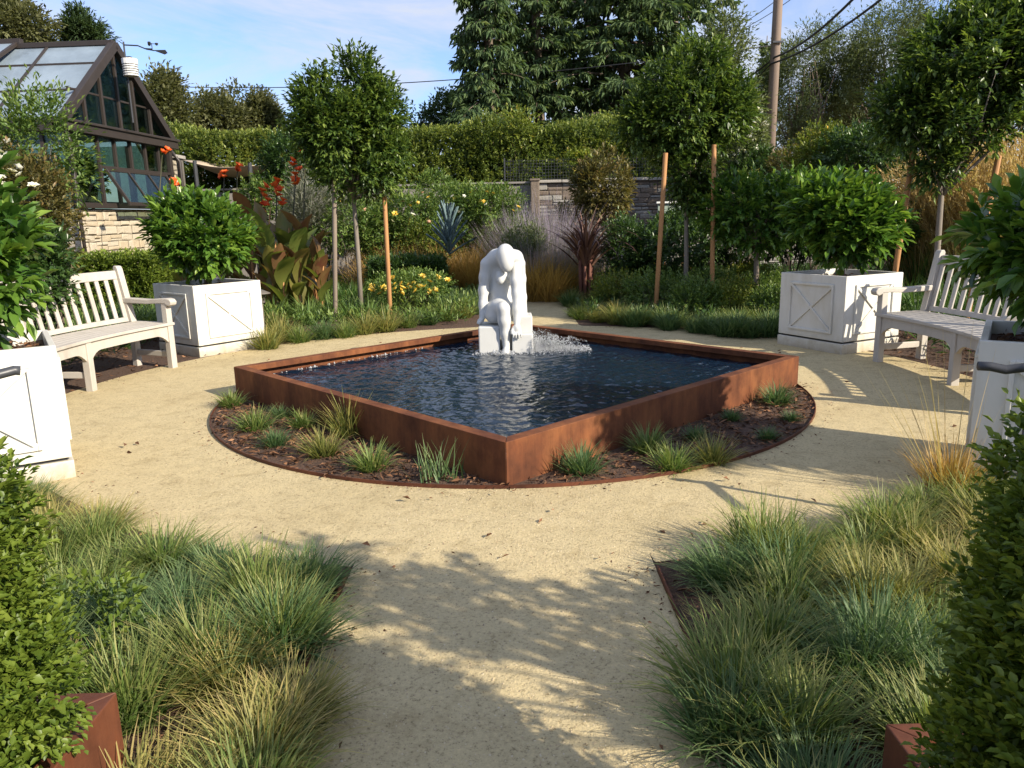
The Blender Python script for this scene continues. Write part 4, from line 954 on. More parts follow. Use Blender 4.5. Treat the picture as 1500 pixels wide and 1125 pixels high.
# ------------------------------------------------------------------ utility poles and wires
p0 = at(1128, 215, 24); p1 = at(1141.5, -30, 24)
up_ = empty('utility_pole', (p0.x, 24, 0), 'tall leaning brown wooden utility pole rising behind the right-hand shrubs', 'pole', 'utility poles')
off = Vector((p0.x, 24, 0)); dz = (p1 - p0) / (p1.z - p0.z)
MB().tube([p0 - dz * p0.z - off, p1 - off, p1 + dz * 2.5 - off], [.165, .13, .118], 14).build('shaft', M['pole'], up_, smooth=True)
MB().box(p0 + (p1 - p0) * .63 - off + Vector((.0, -.17, 0)), (.3, .06, .05)).build('wire_clamp', M['metal_dark'], up_)
P2 = at(990, 30, 42); t2 = at(990, 2, 42)
u2 = empty('utility_pole', (P2.x, 42, 0), 'far utility pole with two crossarms showing above the big cedar', 'pole', 'utility poles')
MB().tube([(0, 0, 0), (0, 0, t2.z)], [.17, .13], 10).build('shaft', M['pole'], u2, smooth=True)
z_ = at(990, 6, 42).z; MB().box((.35, -.16, z_), (2.2, .10, .12)).build('crossarm', M['pole'], u2)
z_ = at(990, 28, 42).z; MB().box((.45, -.16, z_), (1.7, .08, .09)).build('crossarm', M['pole'], u2)
mb = MB()
for xx in (-.6, .2, .9): mb.lathe([(.03, 0), (.06, .05), (.05, .12), (.02, .16)], 8, (xx + .1, -.16, z_ + .05))
mb.lathe([(.05, -.25), (.07, 0.), (.05, .2)], 8, (1.2, -.16, z_)); mb.build('insulators', M['metal_dark'], u2)
def wire(name, a, b_, sag, r, label):
    base = a.lerp(b_, .5); pts = []
    for i in range(25):
        t = i / 24; p = a.lerp(b_, t); p.z -= sag * 4 * t * (1 - t); pts.append(p - base)
    mb = MB(); mb.tube(pts, r, 5); return tag(mb.build(name, M['cable'], loc=base, smooth=True), label, 'wire', 'overhead wires')
k1 = at(1135, 84, 23.8)
wire('overhead_wire', k1, at(1250, -2, 17), .15, .030, 'upper of two thick black cables climbing right from the leaning pole')
wire('overhead_wire', k1, at(1045, 130, 30), .2, .026, 'black cable running down left from the leaning pole behind the trees')
k2 = at(1131, 93, 23.8)
wire('overhead_wire', k2, at(1292, -2, 17), .15, .028, 'lower of two thick black cables climbing right from the leaning pole')
wire('overhead_wire', at(1131, 92, 23.8), at(1040, 155, 30), .2, .02, 'lower cable running down left from the leaning pole into the trees')
wire('overhead_wire', at(255, 127, 38), at(1135, 66, 26), .45, .018, 'long thin wire crossing the sky from the greenhouse to the leaning pole')
for i, (xa, ya, xb, yb) in enumerate(((1070, 42, 1140, -2), (1074, 48, 1160, -2))):
    wire('overhead_wire', at(xa, ya, 40), at(xb, yb, 30), .1, .014, ('faint thin wire in the sky left of the leaning pole, upper one', 'faint thin wire in the sky left of the leaning pole, lower one')[i])
# ------------------------------------------------------------------ tall trees behind the garden
def cedar(loc, H, rad, nb, label, lowest=.08, mat='cedar', power=.75, droop=.5, per=13, flat=1., seed=0, asym=0.):
    root = empty('cedar_tree', loc, label, 'tree', 'dark conifers behind the hedge')
    MB().tube([(0, 0, 0), (.05, 0, H * .35), (-.04, .05, H * .7), (0, 0, H)], [H * .020, H * .015, H * .009, .02], 10).build('trunk', M['bark'], root, smooth=True)
    wood = MB(); B = []; D = []; N = []; T = []; Ln = []
    for i in range(nb):
        f = lowest + (1 - lowest) * ((i + random.random()) / nb) ** .9; z = H * f * .97; R = rad * max(.06, (1 - f)) ** power * random.uniform(.65, 1.12)
        az = i * 2.399 + random.uniform(-.4, .4); R *= 1 + asym * math.cos(az)
        h = np.array([math.cos(az), math.sin(az), 0]); sd_ = np.array([-h[1], h[0], 0]); rise = random.uniform(.0, .22)
        def path(t): return np.array([0, 0, z]) + h * (R * t) + np.array([0, 0, R * (rise * t - droop * .55 * t ** 2.4)])
        ts = [0, .25, .5, .75, 1.]; wood.tube([path(t) for t in ts], [.012 * R + .02, .010 * R + .015, .008 * R + .01, .012, .005], 5, False)
        nt_ = max(8, int(16 * R / rad * 1.6))
        for k in range(nt_):
            t = .16 + .84 * (k + random.random()) / nt_; p = path(t); side = random.choice((-1, 1)); l = R * .34 * (1.05 - t) ** .6 * random.uniform(.6, 1.2) + .15
            dr = (h * .55 + sd_ * side * random.uniform(.5, 1.)); dr = dr / np.linalg.norm(dr)
            m_ = per; q = np.sort(rng.random(m_)); pts_ = p + dr * (l * q)[:, None] + np.array([0, 0, -1.]) * (droop * .55 * l * q ** 2)[:, None]
            B.append(pts_ + rng.normal(0, .02, (m_, 3))); d_ = dr * rng.uniform(.2, .9, (m_, 1)) + rng.normal(0, .35, (m_, 3)) + np.array([0, 0, -1.]) * (rng.uniform(.25, 1.3, (m_, 1)) * droop * 1.5); D.append(d_)
            N.append(np.tile([0, 0, 1.], (m_, 1)) + rng.normal(0, .4, (m_, 3))); T.append(rng.normal(.36, .13, m_) + .25 * q * t); Ln.append(rng.uniform(.14, .36, m_) * (1 + .3 * l))
    wood.build('branches', M['bark'], root, smooth=True)
    B, D, N, T, Ln = map(np.concatenate, (B, D, N, T, Ln))
    put('foliage', leaves('foliage', B, D, N, Ln, Ln * .22 + .012, T, M[mat], fold=.3, droop=.2), root, kind='stuff')
    return root
c = at(722, 300, 29); cedar((c.x, 29, 0), 13.5, 2.5, 150, 'narrow drooping cedar, left of the two big dark conifers', per=13, droop=.7)
c = at(790, 300, 31); cedar((c.x, 31, 0), 14.5, 2.8, 120, 'dark conifer standing between the narrow cedar and the broad cedar', droop=.6)
c = at(912, 300, 33); cedar((c.x, 33, 0), 17.5, 6.4, 230, 'very broad spreading dark cedar filling the middle of the skyline', lowest=.13, power=.52, droop=.42, per=17)
c = at(1113, 300, 44); cedar((c.x, 44, 0), 10.6, 1.5, 60, 'thin pointed conifer beside the leaning utility pole', droop=.3, per=9)
def round_tree(loc, lobes, label, mat, n, Ln, Wd, trunk_r=.2, bark='bark', group='background trees', per=7, tl=.5, gap=.3, freq=1.6, name='oak_tree', shell=.5, **kw):
    root = empty(name, loc, label, 'tree', group); zc = max(l[2] for l in lobes); x0, y0 = loc[0], loc[1]
    lb = [(a - x0, b_ - y0, c_, d_, e_, f_) for a, b_, c_, d_, e_, f_ in lobes]; zl = min(l[2] - l[5] for l in lobes)
    zt = max(.8, zl * .8)
    MB().tube([(0, 0, 0), (.1, 0, zt * .6), (0, .05, zt)], [trunk_r * 1.2, trunk_r, trunk_r * .85], 9).build('trunk', M[bark], root, smooth=True)
    P, O = crown_pts(lb, 26, .7, 0); branchwork('branches', (0, .05, zt), [(q * .96, trunk_r * random.uniform(.2, .5)) for q in P], .1, M[bark], root, sag=.12)
    foliage('foliage', lb, n, per, tl, Ln, Wd, M[mat], root, shell=shell, gap=gap, freq=freq, upw=.3, rnd=.7, grow=.28, **kw)
    return root
def lobe(px, py, Y, rx, rz, ry=None, dy=0.):
    p = at(px, py, Y); return (p.x, p.y + dy, p.z, rx, ry or rx, rz)
def base(px, Y): p = at(px, 330, Y); return (p.x, Y, 0)
round_tree(base(20, 34), [lobe(-10, 55, 34, 2.0, 1.6), lobe(48, 45, 34, .8, .7), lobe(-40, 20, 35, 2.0, 1.3), lobe(30, 85, 35, 1.3, .8)], 'large olive brown oak behind the greenhouse roof at the top left corner', 'oak', 2600, .20, .10, .3)
round_tree(base(125, 38), [lobe(122, 42, 38, .6, .4), lobe(108, 58, 38, .45, .3), lobe(140, 55, 38, .5, .25), lobe(118, 28, 38, .35, .25), lobe(155, 70, 38, .3, .1)], 'dark open crowned pine behind the greenhouse ridge', 'pine', 900, .22, .07, .16, name='pine_tree', gap=.38, freq=2.4, shell=.8)
round_tree(base(228, 29), [lobe(222, 140, 29, .7, .8), lobe(208, 122, 29, .4, .5), lobe(240, 170, 29, .8, .8), lobe(250, 130, 29.5, .3, .25)], 'grey green oak rising just right of the greenhouse gable', 'oak', 1500, .17, .085, .2)
round_tree(base(300, 34), [lobe(295, 168, 34, 1.1, .7), lobe(272, 152, 34, .5, .4), lobe(320, 180, 34, 1.0, .7)], 'rounded oak over the clipped hedge, left of a similar one', 'oak', 1300, .18, .09, .2)
round_tree(base(365, 36), [lobe(365, 160, 36, .9, .7), lobe(385, 170, 36, .5, .5), lobe(342, 152, 36, .6, .5), lobe(375, 185, 36, 1.0, .7)], 'rounded oak over the clipped hedge, beside the thin wire', 'oak', 1500, .18, .09, .2)
round_tree(base(622, 40), [lobe(622, 180, 40, .9, .7), lobe(600, 190, 40, .8, .5), lobe(645, 170, 40, .9, .9)], 'small dark tree far behind the hedge, left of the cedars', 'pine', 700, .2, .1, .2)
round_tree(base(1048, 24), [lobe(1050, 120, 24, .85, 1.2), lobe(1062, 75, 24, .5, .8), lobe(1030, 150, 24, .9, 1.0), lobe(1066, 45, 24, .22, .5), lobe(1072, 180, 23, .9, .9)], 'light green upright tree against the right side of the broad cedar', 'olive', 1700, .14, .05, .14, gap=.28, freq=2.2, bark='palebark', name='willow_tree')
for args in (((1180, 27), [lobe(1180, 130, 27, 1.3, 1.2), lobe(1160, 170, 27, 1.2, 1.0), lobe(1200, 90, 27, .9, .9), lobe(1150, 120, 27, .7, .9)], 'airy grey green olive tree right of the leaning pole', 2175),
             ((1290, 28), [lobe(1285, 80, 28, 1.5, 1.1), lobe(1310, 50, 28, 1.0, .8), lobe(1255, 110, 28, 1.2, 1.0), lobe(1290, 150, 28, 1.5, 1.0), lobe(1270, 45, 28, .8, .6)], 'tall airy olive tree with a dark forked trunk, between the pole and the large laurel', 2900),
             ((1225, 30), [lobe(1225, 165, 30, 1.6, 1.1), lobe(1235, 120, 30, 1.0, .9)], 'low airy olive tree behind two taller ones on the right', 1885),
             ((1420, 24), [lobe(1400, 15, 24, 1.5, .9), lobe(1450, 40, 24, 1.6, 1.1), lobe(1490, 10, 24, 1.5, 1.1), lobe(1370, 45, 24, .7, .6), lobe(1480, 100, 24, 1.6, 1.2)], 'pale green airy tree in the top right corner above the large laurel', 2200)):
    round_tree(base(*args[0]), args[1], args[2], 'olive', args[3], .15, .035, .13, gap=.42, freq=1.9, bark='bark', name='olive_tree', shell=.75, per=8, tl=.6, droop=.15)
round_tree(base(1215, 36), [lobe(1150, 215, 36, 2.2, 1.2), lobe(1210, 220, 36, 2.4, 1.2), lobe(1290, 210, 36, 2.6, 1.5), lobe(1370, 200, 36, 2.6, 1.8), lobe(1450, 190, 36, 2.6, 2.0)], 'long dark green thicket under the olive trees at the back right', 'oak', 3200, .2, .09, .2, gap=.12, name='thicket', group=None)

# ------------------------------------------------------------------ hedges
def hedge(x0, x1, y0, y1, h, label, mat, n, Ln, Wd, name='clipped_hedge', wob=.12, zlow=.3, per=6, tl=.16, freq=1.2):
    cx, cy = (x0 + x1) / 2, (y0 + y1) / 2; root = empty(name, (cx, cy, 0), label, 'hedge'); hx, hy = (x1 - x0) / 2, (y1 - y0) / 2
    k = n; f = rng.random(k); A1, A2 = 2 * hx * (h - zlow), 2 * hx * 2 * hy; A3 = 2 * hy * (h - zlow) * 2; tot = A1 + A2 + A3
    x = rng.uniform(-hx, hx, k); y = np.full(k, -hy); z = rng.uniform(zlow, h, k); O = np.tile([0, -1., .15], (k, 1))
    t_ = (f > A1 / tot) & (f < (A1 + A2) / tot); y[t_] = rng.uniform(-hy, hy, t_.sum()); z[t_] = h; O[t_] = (0, -.1, 1)
    s_ = f >= (A1 + A2) / tot; m_ = s_.sum(); sg = np.where(rng.random(m_) < .5, -1, 1); x[s_] = hx * sg; y[s_] = rng.uniform(-hy, hy, m_); O[s_] = np.column_stack([sg, 0 * sg, .15 + 0. * sg])
    P = np.column_stack([x, y, z]); w = fnoise(P, freq) * wob + fnoise(P, freq * 3.1, 7) * wob * .45; P = P + O * (w - abs(rng.normal(0, .07, k)))[:, None]
    b, D, N, tt = twigs(P, O, per, tl, upw=.5, rnd=.5, grow=.3); tt = tt + .10 * np.repeat(fnoise(P, .8, 3), per)
    put('foliage', leaves('foliage', b, D, N, Ln * rng.uniform(.7, 1.2, len(b)), Wd * rng.uniform(.7, 1.2, len(b)), tt, M[mat], fold=.2), root, kind='stuff')
    # woody inside: stems and a dense dark twig mass so that no light passes
    st = MB()
    for i in range(int((x1 - x0) / .35) + 2):
        xx = -hx + .1 + (2 * hx - .2) * random.random(); st.tube([(xx, random.uniform(-.5, .5) * hy, 0), (xx + random.uniform(-.2, .2), random.uniform(-.5, .5) * hy, h * .8)], [.03, .012], 5)
    st.build('stems', M['bark'], root)
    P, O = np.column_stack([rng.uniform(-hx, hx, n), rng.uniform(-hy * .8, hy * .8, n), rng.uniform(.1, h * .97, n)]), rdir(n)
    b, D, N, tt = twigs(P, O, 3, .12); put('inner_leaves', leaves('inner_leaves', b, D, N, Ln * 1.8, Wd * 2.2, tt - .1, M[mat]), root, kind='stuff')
    return root
HY = 21.6
hz = at(640, 188, HY).z
xa, xb, xc_, xd = at(225, 200, HY).x, at(455, 200, HY).x, at(705, 200, HY).x, at(980, 200, HY).x
hedge(xa, xb, HY, HY + 1.4, hz - .0, 'tall clipped green hedge above the board fence, from the greenhouse to the left laurel', 'hedge', 4600, .10, .045, wob=.2)
hedge(xb + .05, xc_, HY, HY + 1.4, hz - .05, 'tall clipped green hedge above the board fence, right of the left laurel', 'hedge', 5000, .10, .045, wob=.2)
hedge(xc_ + .05, xd, HY - .1, HY + 1.3, hz + .02, 'tall billowing green hedge above the stone wall under the cedars', 'hedge', 5000, .10, .042, wob=.42, freq=.9)
c0, c1 = at(85, 420, 12.2), at(225, 420, 12.2)
hedge(c0.x, c1.x, 12.2, 12.9, at(160, 378, 12.2).z, 'low clipped box hedge in front of the stone base of the greenhouse', 'box', 2300, .045, .024, wob=.04, zlow=.05, tl=.09, freq=3)
c0, c1 = at(540, 400, 14.2), at(648, 400, 14.2)
hedge(c0.x, c1.x, 14.2, 14.9, at(600, 383, 14.2).z, 'low dark clipped hedge block left of the statue, in front of golden grasses', 'deep', 1700, .05, .026, wob=.04, zlow=.05, tl=.09, freq=3)

# ------------------------------------------------------------------ shrubs and flowers in the beds
def flower_mesh(name, r, npet, mat, cup=.5, rows=2):
    B = []; D = []; N = []; T = []; Ls = []
    for q in range(rows):
        for k in range(npet):
            a = 2 * math.pi * (k + .5 * q) / npet; up_z = cup + q * .5; B.append((0, 0, 0)); D.append((math.cos(a), math.sin(a), up_z)); N.append((-math.cos(a) * up_z, -math.sin(a) * up_z, 1)); T.append(random.uniform(.1, .9)); Ls.append(r * (1 - .2 * q))
    return leaves(name, np.array(B, float), np.array(D), np.array(N), np.array(Ls), np.array(Ls) * .85, np.array(T), mat, fold=.15, full=True)
FM = {k: flower_mesh(k, r, n_, M[k], c_, w_) for k, r, n_, c_, w_ in (('petal_yellow', .062, 6, .6, 3), ('petal_white', .055, 5, .5, 2), ('petal_peach', .06, 6, .6, 3), ('petal_red', .075, 5, .9, 2), ('petal_orange', .10, 6, .9, 2))}
def shrub(px, py_top, py_bot, wpx, Y, label, mat, n, Ln, Wd, name='shrub', cat='shrub', group=None, flowers=(), full=False, gap=.15, stretch=1., spikes=0, per=7, tl=.13, sq=1., upw=.4, droop=0., skirt=True, sub=4):
    t, b_ = at(px, py_top, Y), at(px, py_bot, Y); z0 = max(0., b_.z); hgt = t.z - z0; rx = wpx / 2 / 1130 * Y; rz = hgt / 2; ry = min(rx, .9 * stretch) if rx > .3 else rx
    root = empty(name, (t.x, Y, 0), label, cat, group); lb = [(0, 0, z0 + rz * .95, rx * .86, ry * .86, rz * .95)]
    for k in range(sub): 
        a = random.uniform(0, 6.28); lb.append((rx * .45 * math.cos(a), ry * .45 * math.sin(a) - .1 * ry, z0 + rz * random.uniform(.7, 1.35), rx * random.uniform(.4, .6), ry * .5, rz * random.uniform(.4, .6)))
    P, O = crown_pts(lb, 14, .5, 0); branchwork('stems', (0, 0, 0), [(q, .008) for q in P], .01, M['bark'], root)
    foliage('foliage', lb, n, per, tl, Ln, Wd, M[mat], root, shell=.6, gap=gap, freq=5, upw=upw, full=full, droop=droop)
    for mk, cnt in flowers:
        P, O = crown_pts(lb, cnt * 3, .05, 0); P = P[np.argsort(P[:, 1] - .5 * P[:, 2])][:cnt]
        for q in P:
            o = put('flower', FM[mk], root, q * 1.03, random.uniform(0, 6), random.uniform(.75, 1.25)); o.rotation_euler = (random.uniform(.3, 1.1), random.uniform(-.5, .5), random.uniform(0, 6))
    return root
# far left mixed shrub with white flowers and tall green shoots
shrub(18, 205, 430, 150, 8.6, 'tall bushy shrub with small white flowers at the left picture edge, before the greenhouse', 'bronzeleaf', 1500, .06, .028, flowers=(('petal_white', 26),), gap=.2)
sh = shrub(45, 140, 300, 95, 8.9, 'loose shrub with upright light green shoots, behind the white flowered shrub', 'shrub', 420, .075, .030, gap=.3, tl=.35)
shrub(30, 330, 470, 120, 7.6, 'glossy green shrub at the left edge behind the left bench', 'deep', 700, .085, .04)
# plants against the fence, left
shrub(400, 250, 330, 100, 17, 'pale green leafy shrub against the fence behind the red cannas', 'shrub', 600, .09, .04)
shrub(465, 255, 350, 90, 15.5, 'wispy grey lavender stems behind the left laurel trunk', 'grey', 700, .14, .012, gap=.25, upw=1.2, tl=.3)
shrub(425, 185, 280, 105, 17.5, 'dark round bush in front of the clipped hedge, left of the laurel', 'deep', 900, .10, .045)
shrub(505, 285, 370, 120, 15.8, 'green rose bush behind the left laurel stakes', 'shrub', 800, .07, .035, name='rose_bush', group=None, flowers=(('petal_red', 2), ('petal_yellow', 1)))
shrub(595, 272, 365, 120, 16.3, 'rose bush with yellow and peach blooms right of the left laurel', 'shrub', 1000, .07, .035, name='rose_bush', flowers=(('petal_yellow', 5), ('petal_peach', 4), ('petal_white', 2)))
shrub(660, 268, 350, 110, 17, 'rose bush with a few pale blooms against the board fence', 'shrub', 900, .07, .035, name='rose_bush', flowers=(('petal_white', 5), ('petal_peach', 2)))
shrub(712, 270, 352, 110, 16.5, 'large rose bush with yellow blooms directly behind the statue', 'shrub', 1200, .07, .035, name='rose_bush', flowers=(('petal_yellow', 9), ('petal_white', 3)))
shrub(560, 300, 390, 110, 16.0, 'low leafy rose bush beside the tan stake', 'shrub', 800, .065, .032, name='rose_bush', flowers=(('petal_yellow', 2), ('petal_peach', 1)))
shrub(612, 318, 380, 70, 15.9, 'reddish golden shrub between the rose bushes and the agave', 'yellowleaf', 420, .05, .022, gap=.25)
shrub(640, 250, 300, 60, 18.2, 'thin green climber on the board fence', 'shrub', 300, .07, .04, gap=.3)
shrub(750, 175, 215, 70, 22, 'thin yellow green saplings above the hedge under the narrow cedar', 'yellowleaf', 260, .10, .05, gap=.4, tl=.4)
for px, pt_, w, Y in ((540, 285, 90, 18), (610, 300, 110, 18.3), (690, 290, 120, 18.4), (740, 295, 100, 17.6), (470, 300, 90, 17.5), (640, 315, 100, 16.4), (700, 318, 100, 16.3), (745, 320, 80, 16.4)):
    shrub(px, pt_, 385, w, Y, 'leafy green bush in the background planting along the board fence', 'shrub', 750, .075, .036, group='green bushes along the board fence', gap=.05)
# lavender and sage by the pillar
LAV = []
for k in range(3):
    n = 620; a = rng.uniform(0, 6.28, n); q = rng.random(n) ** .6
    LAV.append(blades('stems', np.stack([.14 * q * np.cos(a), .14 * q * np.sin(a), 0 * a], 1), a + rng.normal(0, .5, n), .02 + .75 * q, rng.uniform(-.1, .5, n), rng.uniform(.7, 1.25, n), .011 * np.ones(n), rng.normal(.45, .2, n), M['grey'], 4, 1.1))
for i, (px, Y, sc) in enumerate(((752, 15.6, .95), (772, 15.2, 1.0), (792, 15.6, 1.1), (812, 15.1, 1.0), (832, 15.5, .95), (800, 14.5, .8), (778, 14.3, .75), (822, 14.4, .8), (846, 15.0, .8), (762, 16.4, 1.1), (805, 16.3, 1.2))):
    p = at(px, 372, Y); q = empty('lavender_bush', (p.x, Y, 0), 'hazy grey purple lavender in the mass before the stone wall', 'shrub', 'lavender bushes by the stone wall')
    put('stems', LAV[i % 3], q, (0, 0, .05), random.uniform(0, 6), (sc * 1.2, sc * 1.2, sc * 1.45), kind='stuff')
    foliage('foliage', [(0, 0, .35 * sc, .42 * sc, .40, .34 * sc)], 190, 7, .2, .07, .014, M['olive'], q, upw=.9)
shrub(768, 338, 385, 50, 14.4, 'low grey green sage between the roses and the lavender', 'olive', 500, .07, .02, upw=.9, tl=.25)
shrub(885, 215, 330, 85, 16.2, 'bronze leaved small tree in front of the stone wall', 'bronzeleaf', 850, .10, .045, gap=.25, sub=6)
shrub(845, 290, 340, 60, 16.8, 'dark bronze shrub at the foot of the stone wall', 'bronzeleaf', 350, .07, .03)
shrub(912, 312, 418, 78, 13.6, 'round upright deep green boxwood bush right of the red flax', 'deep', 1200, .055, .03, gap=.05)
shrub(1000, 310, 410, 150, 13.4, 'dark leafy shrub behind the right laurel trunk with pale green fruits', 'deep', 1300, .085, .04, flowers=())
shrub(850, 222, 258, 70, 21.0, 'light green vine leaves growing over the wire fence', 'yellowleaf', 200, .10, .07, gap=.3)
shrub(1078, 148, 275, 95, 19.0, 'white flowering oleander beside the broad cedar', 'olive', 1500, .12, .03, name='oleander', flowers=(('petal_white', 110),))
shrub(1105, 215, 290, 70, 18.4, 'dark green lower shrub beside the white oleander', 'deep', 600, .10, .04)
shrub(1100, 250, 290, 46, 17.4, 'small yellow green clipped bush peeking over the stone wall', 'yellowleaf', 300, .05, .02)
shrub(1205, 178, 285, 105, 15.5, 'yellow and bronze flowering shrub behind the right citrus trees', 'yellowleaf', 1200, .075, .035, flowers=(('petal_yellow', 5),), gap=.22)
shrub(1165, 215, 290, 70, 17.5, 'reddish bronze shrub under the yellow shrub', 'bronzeleaf', 500, .08, .03)
shrub(1260, 180, 280, 130, 14.5, 'dark evergreen bush behind the large right laurel', 'deep', 1200, .09, .04, gap=.2)
shrub(1165, 268, 375, 210, 13.2, 'wide dark citrus bush behind the far right planter', 'deep', 1700, .10, .045, gap=.1)
shrub(1270, 290, 380, 150, 12.2, 'dark leafy bush behind the lemon tree of the far right planter', 'deep', 900, .09, .042)

# low mounds beneath the right laurel
for i, (px, pt_, pb, w, Y) in enumerate(((905, 398, 440, 80, 12.3), (960, 400, 450, 90, 11.6), (1040, 395, 440, 90, 12.2), (1075, 410, 455, 90, 11.2), (1020, 410, 458, 80, 11.0), (1125, 400, 450, 90, 11.6), (1100, 385, 425, 80, 12.9), (985, 388, 425, 70, 13.0), (1060, 372, 405, 90, 13.6), (935, 372, 402, 60, 13.8), (1135, 425, 468, 70, 10.6))):
    shrub(px, pt_, pb + 12, w, Y, (('yellow green' if i % 3 == 0 else 'mid green') + ' low spreading shrub, ' + ('left' if px < 970 else 'right' if px > 1070 else 'middle') + (' back' if Y > 12.5 else ' front') + ' of the group under the right laurel'), ('yellowleaf' if i % 3 == 0 else 'shrub'), 640, .045, .024, name='low_shrub', group='low shrubs under the right laurel', gap=.1, sub=3)
# ground cover through the back beds
def cover(name, n, box, mats, hgt=.22, Ln=.09, Wd=.03):
    x = rng.uniform(box[0], box[1], n); y = rng.uniform(box[2], box[3], n); f = fnoise(np.column_stack([x, y, 0 * x]), 1.6)
    r = np.hypot(x - RC.x, y - RC.y); ok = (r > 4.35) & ~((x > P_OUT[0] - .08) & (x < P_OUT[1] + .08)) & (f > -.75)
    P = np.column_stack([x, y, hgt * (.25 + .75 * np.clip(f * .5 + .5, 0, 1)) * rng.random(n) ** .5])[ok]
    O = np.tile([0, -.3, 1.], (len(P), 1)); b, D, N, t = twigs(P, O, 6, .12, upw=.6, rnd=.7)
    return tag(put(name, leaves(name, b, D, N, Ln * rng.uniform(.6, 1.2, len(b)), Wd * rng.uniform(.6, 1.2, len(b)), t + .12 * np.repeat(f[ok], 6), M[mats])), kind='stuff')
cover('ground_cover', 5200, (-8.5, -.5, 10.3, 19.5), 'shrub'); cover('ground_cover', 4800, (.9, 9.0, 10.2, 19.5), 'deep', .20)
cover('ground_cover', 1500, (-9, -4.4, 6.5, 12.5), 'strap', .25, .16, .02); cover('ground_cover', 1300, (4.3, 9, 6.5, 12), 'deep', .25, .14, .025)

# strap leaved clumps, grasses, agave, flax, cannas
def clump(name, p, n, r, ln, wd, mat, label, cat='plant', group=None, lean=(.03, .8), curve=(.4, 1.4), K=5, tip=.4, tmean=.4):
    a = rng.uniform(0, 6.28, n); q = rng.random(n) ** .7; P = np.stack([r * .4 * q * np.cos(a), r * .4 * q * np.sin(a), 0 * a], 1)
    me = blades(name, P, a + rng.normal(0, .5, n), lean[0] + (lean[1] - lean[0]) * q, rng.uniform(*curve, n), ln * rng.uniform(.6, 1.1, n), wd * rng.uniform(.7, 1.2, n), rng.normal(tmean, .17, n), M[mat], K, tip)
    return tag(put(name, me, None, p), label, cat, group)
for px, py, Y in ((400, 438, 11.6), (425, 428, 12.0), (450, 440, 11.4), (480, 430, 11.9), (510, 432, 11.7), (540, 440, 11.4), (555, 430, 12.0), (470, 420, 12.6), (525, 420, 12.5)):
    p = at(px, py, Y); clump('strap_leaf_plant', (p.x, Y, .0), 130, .24, .50, .020, 'strap', 'arching strap leaved plant in the group under the left laurel tree', group='strap leaved plants under the left laurel')
for px, Y in ((500, 12.9), (515, 13.0), (610, 13.2), (632, 13.0)):
    p = at(px, 410, Y); clump('iris_clump', (p.x, Y, 0), 60, .22, .55, .028, 'strap', 'upright sword leaved iris clump behind the strap leaved plants', group='iris clumps at the back left', lean=(.0, .4), curve=(.05, .4), tip=.1, tmean=.25)
for px, Y in ((110, 9.8), (140, 10.2), (165, 9.9), (190, 10.3), (205, 10.7), (95, 9.3), (130, 9.4), (225, 11.2), (180, 10.9)):
    p = at(px, 450, Y); clump('strap_leaf_plant', (p.x, Y, 0), 150, .3, .62, .016, 'strap', 'arching strap leaved plant in the row behind the left bench', group='strap leaved plants behind the left bench', tip=.5)
for px, Y in ((1285, 10.3), (1310, 10.6), (1345, 10.1), (1400, 10.0), (1330, 11.2), (1260, 10.9), (1440, 9.8), (1380, 10.8), (1230, 11.6), (1115, 12.6), (1140, 12.8)):
    p = at(px, 430, Y); clump('strap_leaf_plant', (p.x, Y, 0), 150, .3, .70, .016, 'strap', 'dark arching strap leaved plant in the row behind the right bench', group='strap leaved plants behind the right bench', tip=.15, tmean=.2)
for i, (px, Y, sc) in enumerate([(x_, 15.1 + random.uniform(-.1, .6), random.uniform(.8, 1.2)) for x_ in (545, 570, 590, 620, 645, 665, 690, 705, 720, 580, 610, 635, 680, 698, 655)]):
    p = at(px, 385, Y); clump('golden_grass', (p.x, Y, 0), 420, .5 * sc, .98 * sc, .012, 'gold', 'golden tan grass clump in the drift behind the statue on the left', 'grass', 'golden grasses left of the far path', lean=(.0, .75), curve=(.1, .9), K=4, tip=.5)
for i, (px, Y, sc) in enumerate([(x_, 14.2 + random.uniform(-.5, .9), random.uniform(.8, 1.15)) for x_ in (768, 782, 798, 812, 826, 790, 806, 820, 775, 840)]):
    p = at(px, 400, Y); clump('golden_grass', (p.x, Y, 0), 420, .5 * sc, .86 * sc, .012, 'gold', 'golden tan grass clump in the drift right of the statue head', 'grass', 'golden grasses right of the statue', lean=(.0, .75), curve=(.1, .9), K=4, tip=.55)
for px, Y in ((648, 12.4), (672, 12.6), (690, 12.2), (700, 12.9), (660, 13.0)):
    p = at(px, 430, Y); clump('fine_grass', (p.x, Y, 0), 300, .36, .42, .008, 'grassblue', 'fine blue green grass clump left of the statue at the far path', 'grass', 'fine grasses at the far path', K=4)
# pale flowers low in the left bed
root = shrub(600, 402, 432, 130, 12.4, 'low mounded plant dotted with yellow flowers under the left laurel', 'shrub', 700, .05, .026, flowers=(('petal_yellow', 34),), sub=6)
